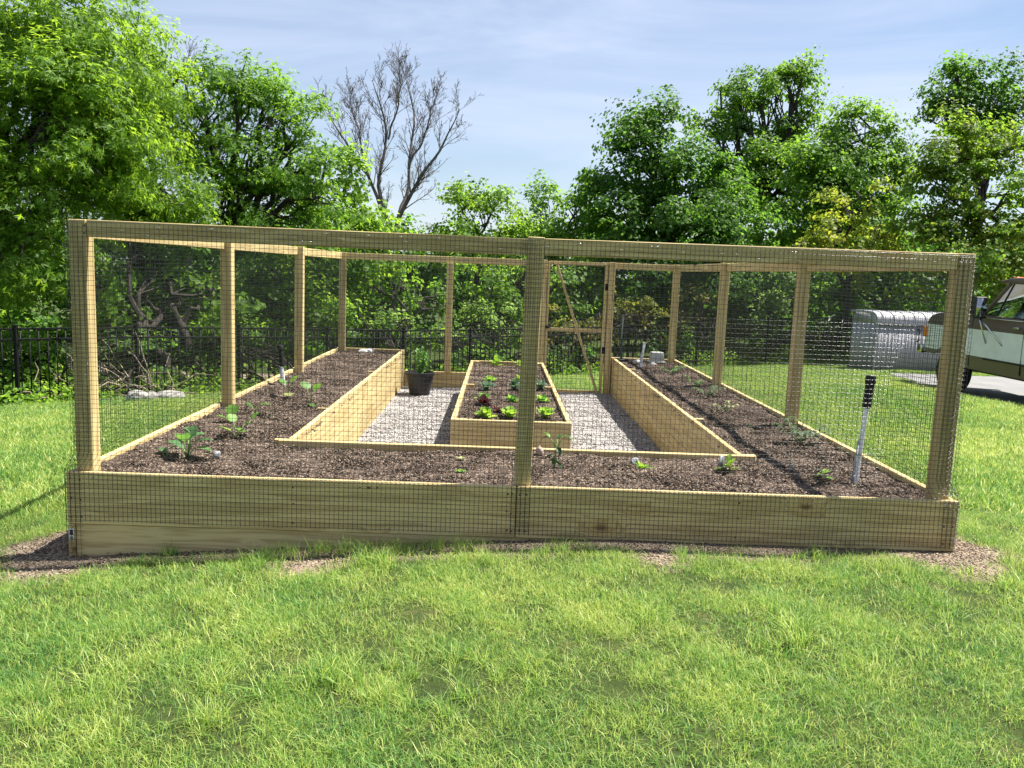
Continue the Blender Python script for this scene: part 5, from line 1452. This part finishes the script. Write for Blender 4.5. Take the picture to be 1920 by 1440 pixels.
stalked('heart leaved seedling on tall stalks near the left inner wall', -1.71, 2.52, [(-.01, 0, .15, 2.4, .8, .09, .10, .3), (.05, 0, .14, .9, .8, .09, .09, .3), (.02, -.03, .03, -.9, -.1, .07, .05, .3)], L_SQ)
stalked('tiny pale seedling in the middle of the front bed, upper of two', -0.345, 0.756, [(0, 0, .01, k*1.3, .5, .035, .02, .6) for k in range(5)], L_PA, 'oval', 'tiny_seedling')
stalked('tiny bright seedling close to the front board, lower of two', -0.325, 0.37, [(0, 0, .008, k*1.4+.4, .3, .036, .026, .5) for k in range(5)], L_BR, 'oval', 'tiny_seedling')
# tall pepper
t = plant('pepper_plant', 'tall slim pepper plant with drooping dark leaves right of the middle post', 'pepper plant', 0.245, 0.64, group=G_V)
mb = MB(); mb.tube([(0, 0, -.02), (.004, 0, .08), (.012, 0, .19)], 0.0045, 6); mb.tube([(.01, 0, .13), (.05, .01, .21)], .003, 5); mb.tube([(.004, 0, .14), (-.035, 0, .20)], .003, 5); mb.obj('stem', STEM, t)
for q in [((.05, .01, .21), .2, .2, .10, .032, 1.9, L_BR), ((.05, .01, .21), -.9, .5, .09, .03, 1.8, L_PE), ((-.035, 0, .20), 3.0, .1, .09, .035, 1.8, L_PE), ((-.035, 0, .20), 2.2, .7, .08, .03, 1.2, L_BR), ((.012, 0, .19), 1.0, .8, .08, .03, 1.5, L_PE), ((.01, 0, .14), -1.3, .0, .085, .036, 1.5, L_PE),
          ((.008, 0, .10), .1, .1, .09, .04, 1.6, L_PE), ((.006, 0, .09), 3.3, .1, .09, .04, 1.5, L_PE), ((.005, 0, .07), -1.8, .0, .08, .038, 1.5, L_PE), ((.002, 0, .05), -.6, -.2, .07, .034, 1.2, L_PE)]:
    leaf_mesh(q[0], q[1], q[2], q[3], q[4], q[5], 'lance', q[6], t)
def rosette(label, x, y, n, L_, wd, mat, base=-0.033, name='seedling', cat='seedling', shape='oval', elev=(.2, 1.1), curl=(.3, 1.0), frill=0.0, inner=None, h=0.01):
    t = plant(name, label, cat, x, y, base, rng.uniform(0, 6), G_V)
    for k in range(n):
        f = k/max(1, n-1)
        leaf_mesh((0, 0, h*f), k*2.4+rng.uniform(-.3, .3), elev[0]+(elev[1]-elev[0])*f+rng.uniform(-.15, .15), L_*rng.uniform(.8, 1.15)*(1-.25*f), wd*rng.uniform(.8, 1.15), rng.uniform(*curl), shape, inner if (inner and k % 3 == 0) else mat, t, frill=frill)
    return t
rosette('low leafy pepper seedling in front of the grey stone', 0.80, 0.68, 9, .085, .035, L_BR, shape='lance', name='pepper_seedling')
rosette('bright pepper seedling beside its plastic tag below the right rail end', 1.36, 0.74, 9, .09, .04, L_BR, shape='lance', name='pepper_seedling', inner=L_PE, h=.05)
rosette('small bright pepper seedling in the right front corner near the stake', 1.92, 0.61, 8, .07, .032, L_BR, shape='lance', name='pepper_seedling', elev=(.1, .7), inner=L_PE, h=.05)
def tomato(label, x, y, n, L_, mat, sp=1.0):
    t = plant('tomato_plant', label, 'tomato plant', x, y, group=G_V); mb = MB()
    for k in range(n):
        az = k*2.4; el = rng.uniform(.35, 1.2); P, q = limb((0, 0, 0), (math.cos(az)*L_*math.cos(el)*sp, math.sin(az)*L_*math.cos(el)*sp, L_*math.sin(el)), .004, .002, 6, .05)
        mb.tube(P, q, 5)
        for j in range(2, 6):
            for sg in (-1, 1): leaf_mesh(P[j], az+sg*1.0, .1, L_*.30, L_*.15, 1.0, 'lance', mat, t)
        leaf_mesh(P[5], az, 0, L_*.3, L_*.16, 1.0, 'lance', mat, t)
    mb.obj('stem', STEM, t); return t
tomato('grey green tomato plant spreading at the foot of the nearest right post', 2.17, 1.72, 8, .20, L_TO, 1.1)
tomato('wispy tomato plant in the right bed behind the shadow line, nearest the back', 2.06, 5.9, 4, .16, L_MG)
tomato('wispy tomato plant in the right bed level with the second right post', 2.10, 4.85, 4, .15, L_MG)
tomato('pale tomato plant in the middle of the right bed', 2.06, 4.05, 5, .17, L_TO)
tomato('small withered tomato plant between the two right posts', 1.95, 3.0, 3, .12, L_PA)
rosette('tiny pale seedling by the shadow of the first right post', 1.97, 2.29, 5, .06, .025, L_PA, name='tiny_seedling')
# middle bed
MBZ = ZC-0.045
for x, y, lab in ((-.225, 2.70, 'bright lime lettuce at the front left of the middle bed'), (-.01, 2.74, 'bright lime lettuce half hidden by the middle post'), (.30, 2.76, 'bright lime lettuce at the front right of the middle bed')):
    rosette(lab, x, y, 18, .115, .06, L_LE, MBZ, 'lettuce', 'lettuce', 'spoon', (.55, 1.45), (.1, .7), 0.10, h=.02)
rosette('red leaf lettuce behind the front left lime lettuce', -.25, 3.40, 10, .12, .07, L_RD, MBZ, 'red_lettuce', 'lettuce', 'spoon', (.3, 1.3), (.2, .9), .1)
rosette('small red leaf lettuce right of the front left lime lettuce', -.12, 2.95, 7, .11, .05, L_RD, MBZ, 'red_lettuce', 'lettuce', 'lance', (.3, 1.2), (.2, .9), .05)
for x, y, lab in ((-.25, 3.75, 'mid green lettuce in the second row, left'), (.02, 3.62, 'mid green lettuce in the second row, beside the middle post'), (.32, 3.66, 'mid green lettuce in the second row, right')):
    rosette(lab, x, y, 13, .10, .055, L_MG, MBZ, 'lettuce', 'lettuce', 'spoon', (.4, 1.3), (.2, .9), .10, inner=L_LE)
for x, y, lab in ((-.24, 4.35, 'blue grey kale in the third row, left'), (.06, 4.45, 'blue grey kale in the third row, middle'), (.34, 4.45, 'blue grey kale in the third row, right')):
    rosette(lab, x, y, 11, .13, .055, L_KA, MBZ, 'kale', 'kale', 'spoon', (.5, 1.35), (.3, 1.0), .14, h=.04)
for x, y, lab in ((-.215, 5.15, 'yellow green lettuce in the fourth row, left'), (.14, 5.25, 'yellow green lettuce in the fourth row, right')):
    rosette(lab, x, y, 12, .10, .06, L_BR, MBZ, 'lettuce', 'lettuce', 'spoon', (.4, 1.3), (.2, .8), .12)
rosette('leafy seedling at the back board of the middle bed, left', -.15, 6.80, 8, .14, .07, L_BR, MBZ, 'seedling', 'seedling', 'oval', (.4, 1.3), h=.06)
rosette('small seedling at the back board of the middle bed, right', .16, 6.82, 6, .10, .05, L_BR, MBZ, 'seedling', 'seedling', 'oval', (.4, 1.2), h=.04)
# shrub in the pot
t = thing('potted_shrub', 'small leafy shrub growing in the black pot', 'potted shrub', (-1.165, 6.62, ZGR+0.262), group=G_V)
mb = MB(); tips = []
for k in range(9):
    a = rng.uniform(0, 6.28); h_ = rng.uniform(.16, .36); P, q = limb((0, 0, -.03), (math.cos(a)*.13*rng.uniform(.3, 1), math.sin(a)*.13*rng.uniform(.3, 1), h_), .005, .002, 6, .06); mb.tube(P, q, 5); tips += list(P[1:])
mb.obj('stem', BARK, t); tips = np.array(tips); tips = np.repeat(tips, 6, 0)
V, F, v = leaf_geo(tips+rng.normal(size=tips.shape)*.022, unit(rng.normal(size=tips.shape)+[0, 0, .8]), rng.uniform(.03, .06, len(tips)), wid=.3)
nobj('foliage', V, F, L_MG, t, v=v)
print('total faces', sum(len(o.data.polygons) for o in COL.objects if o.type == 'MESH'));0 and print( sum(len(o.data.loop_triangles) if o.data.loop_triangles else sum(len(p.vertices)-2 for p in o.data.polygons) for o in COL.objects if o.type == 'MESH' and len(o.data.polygons) < 400) , sum(len(o.data.polygons) for o in COL.objects if o.type == 'MESH'))
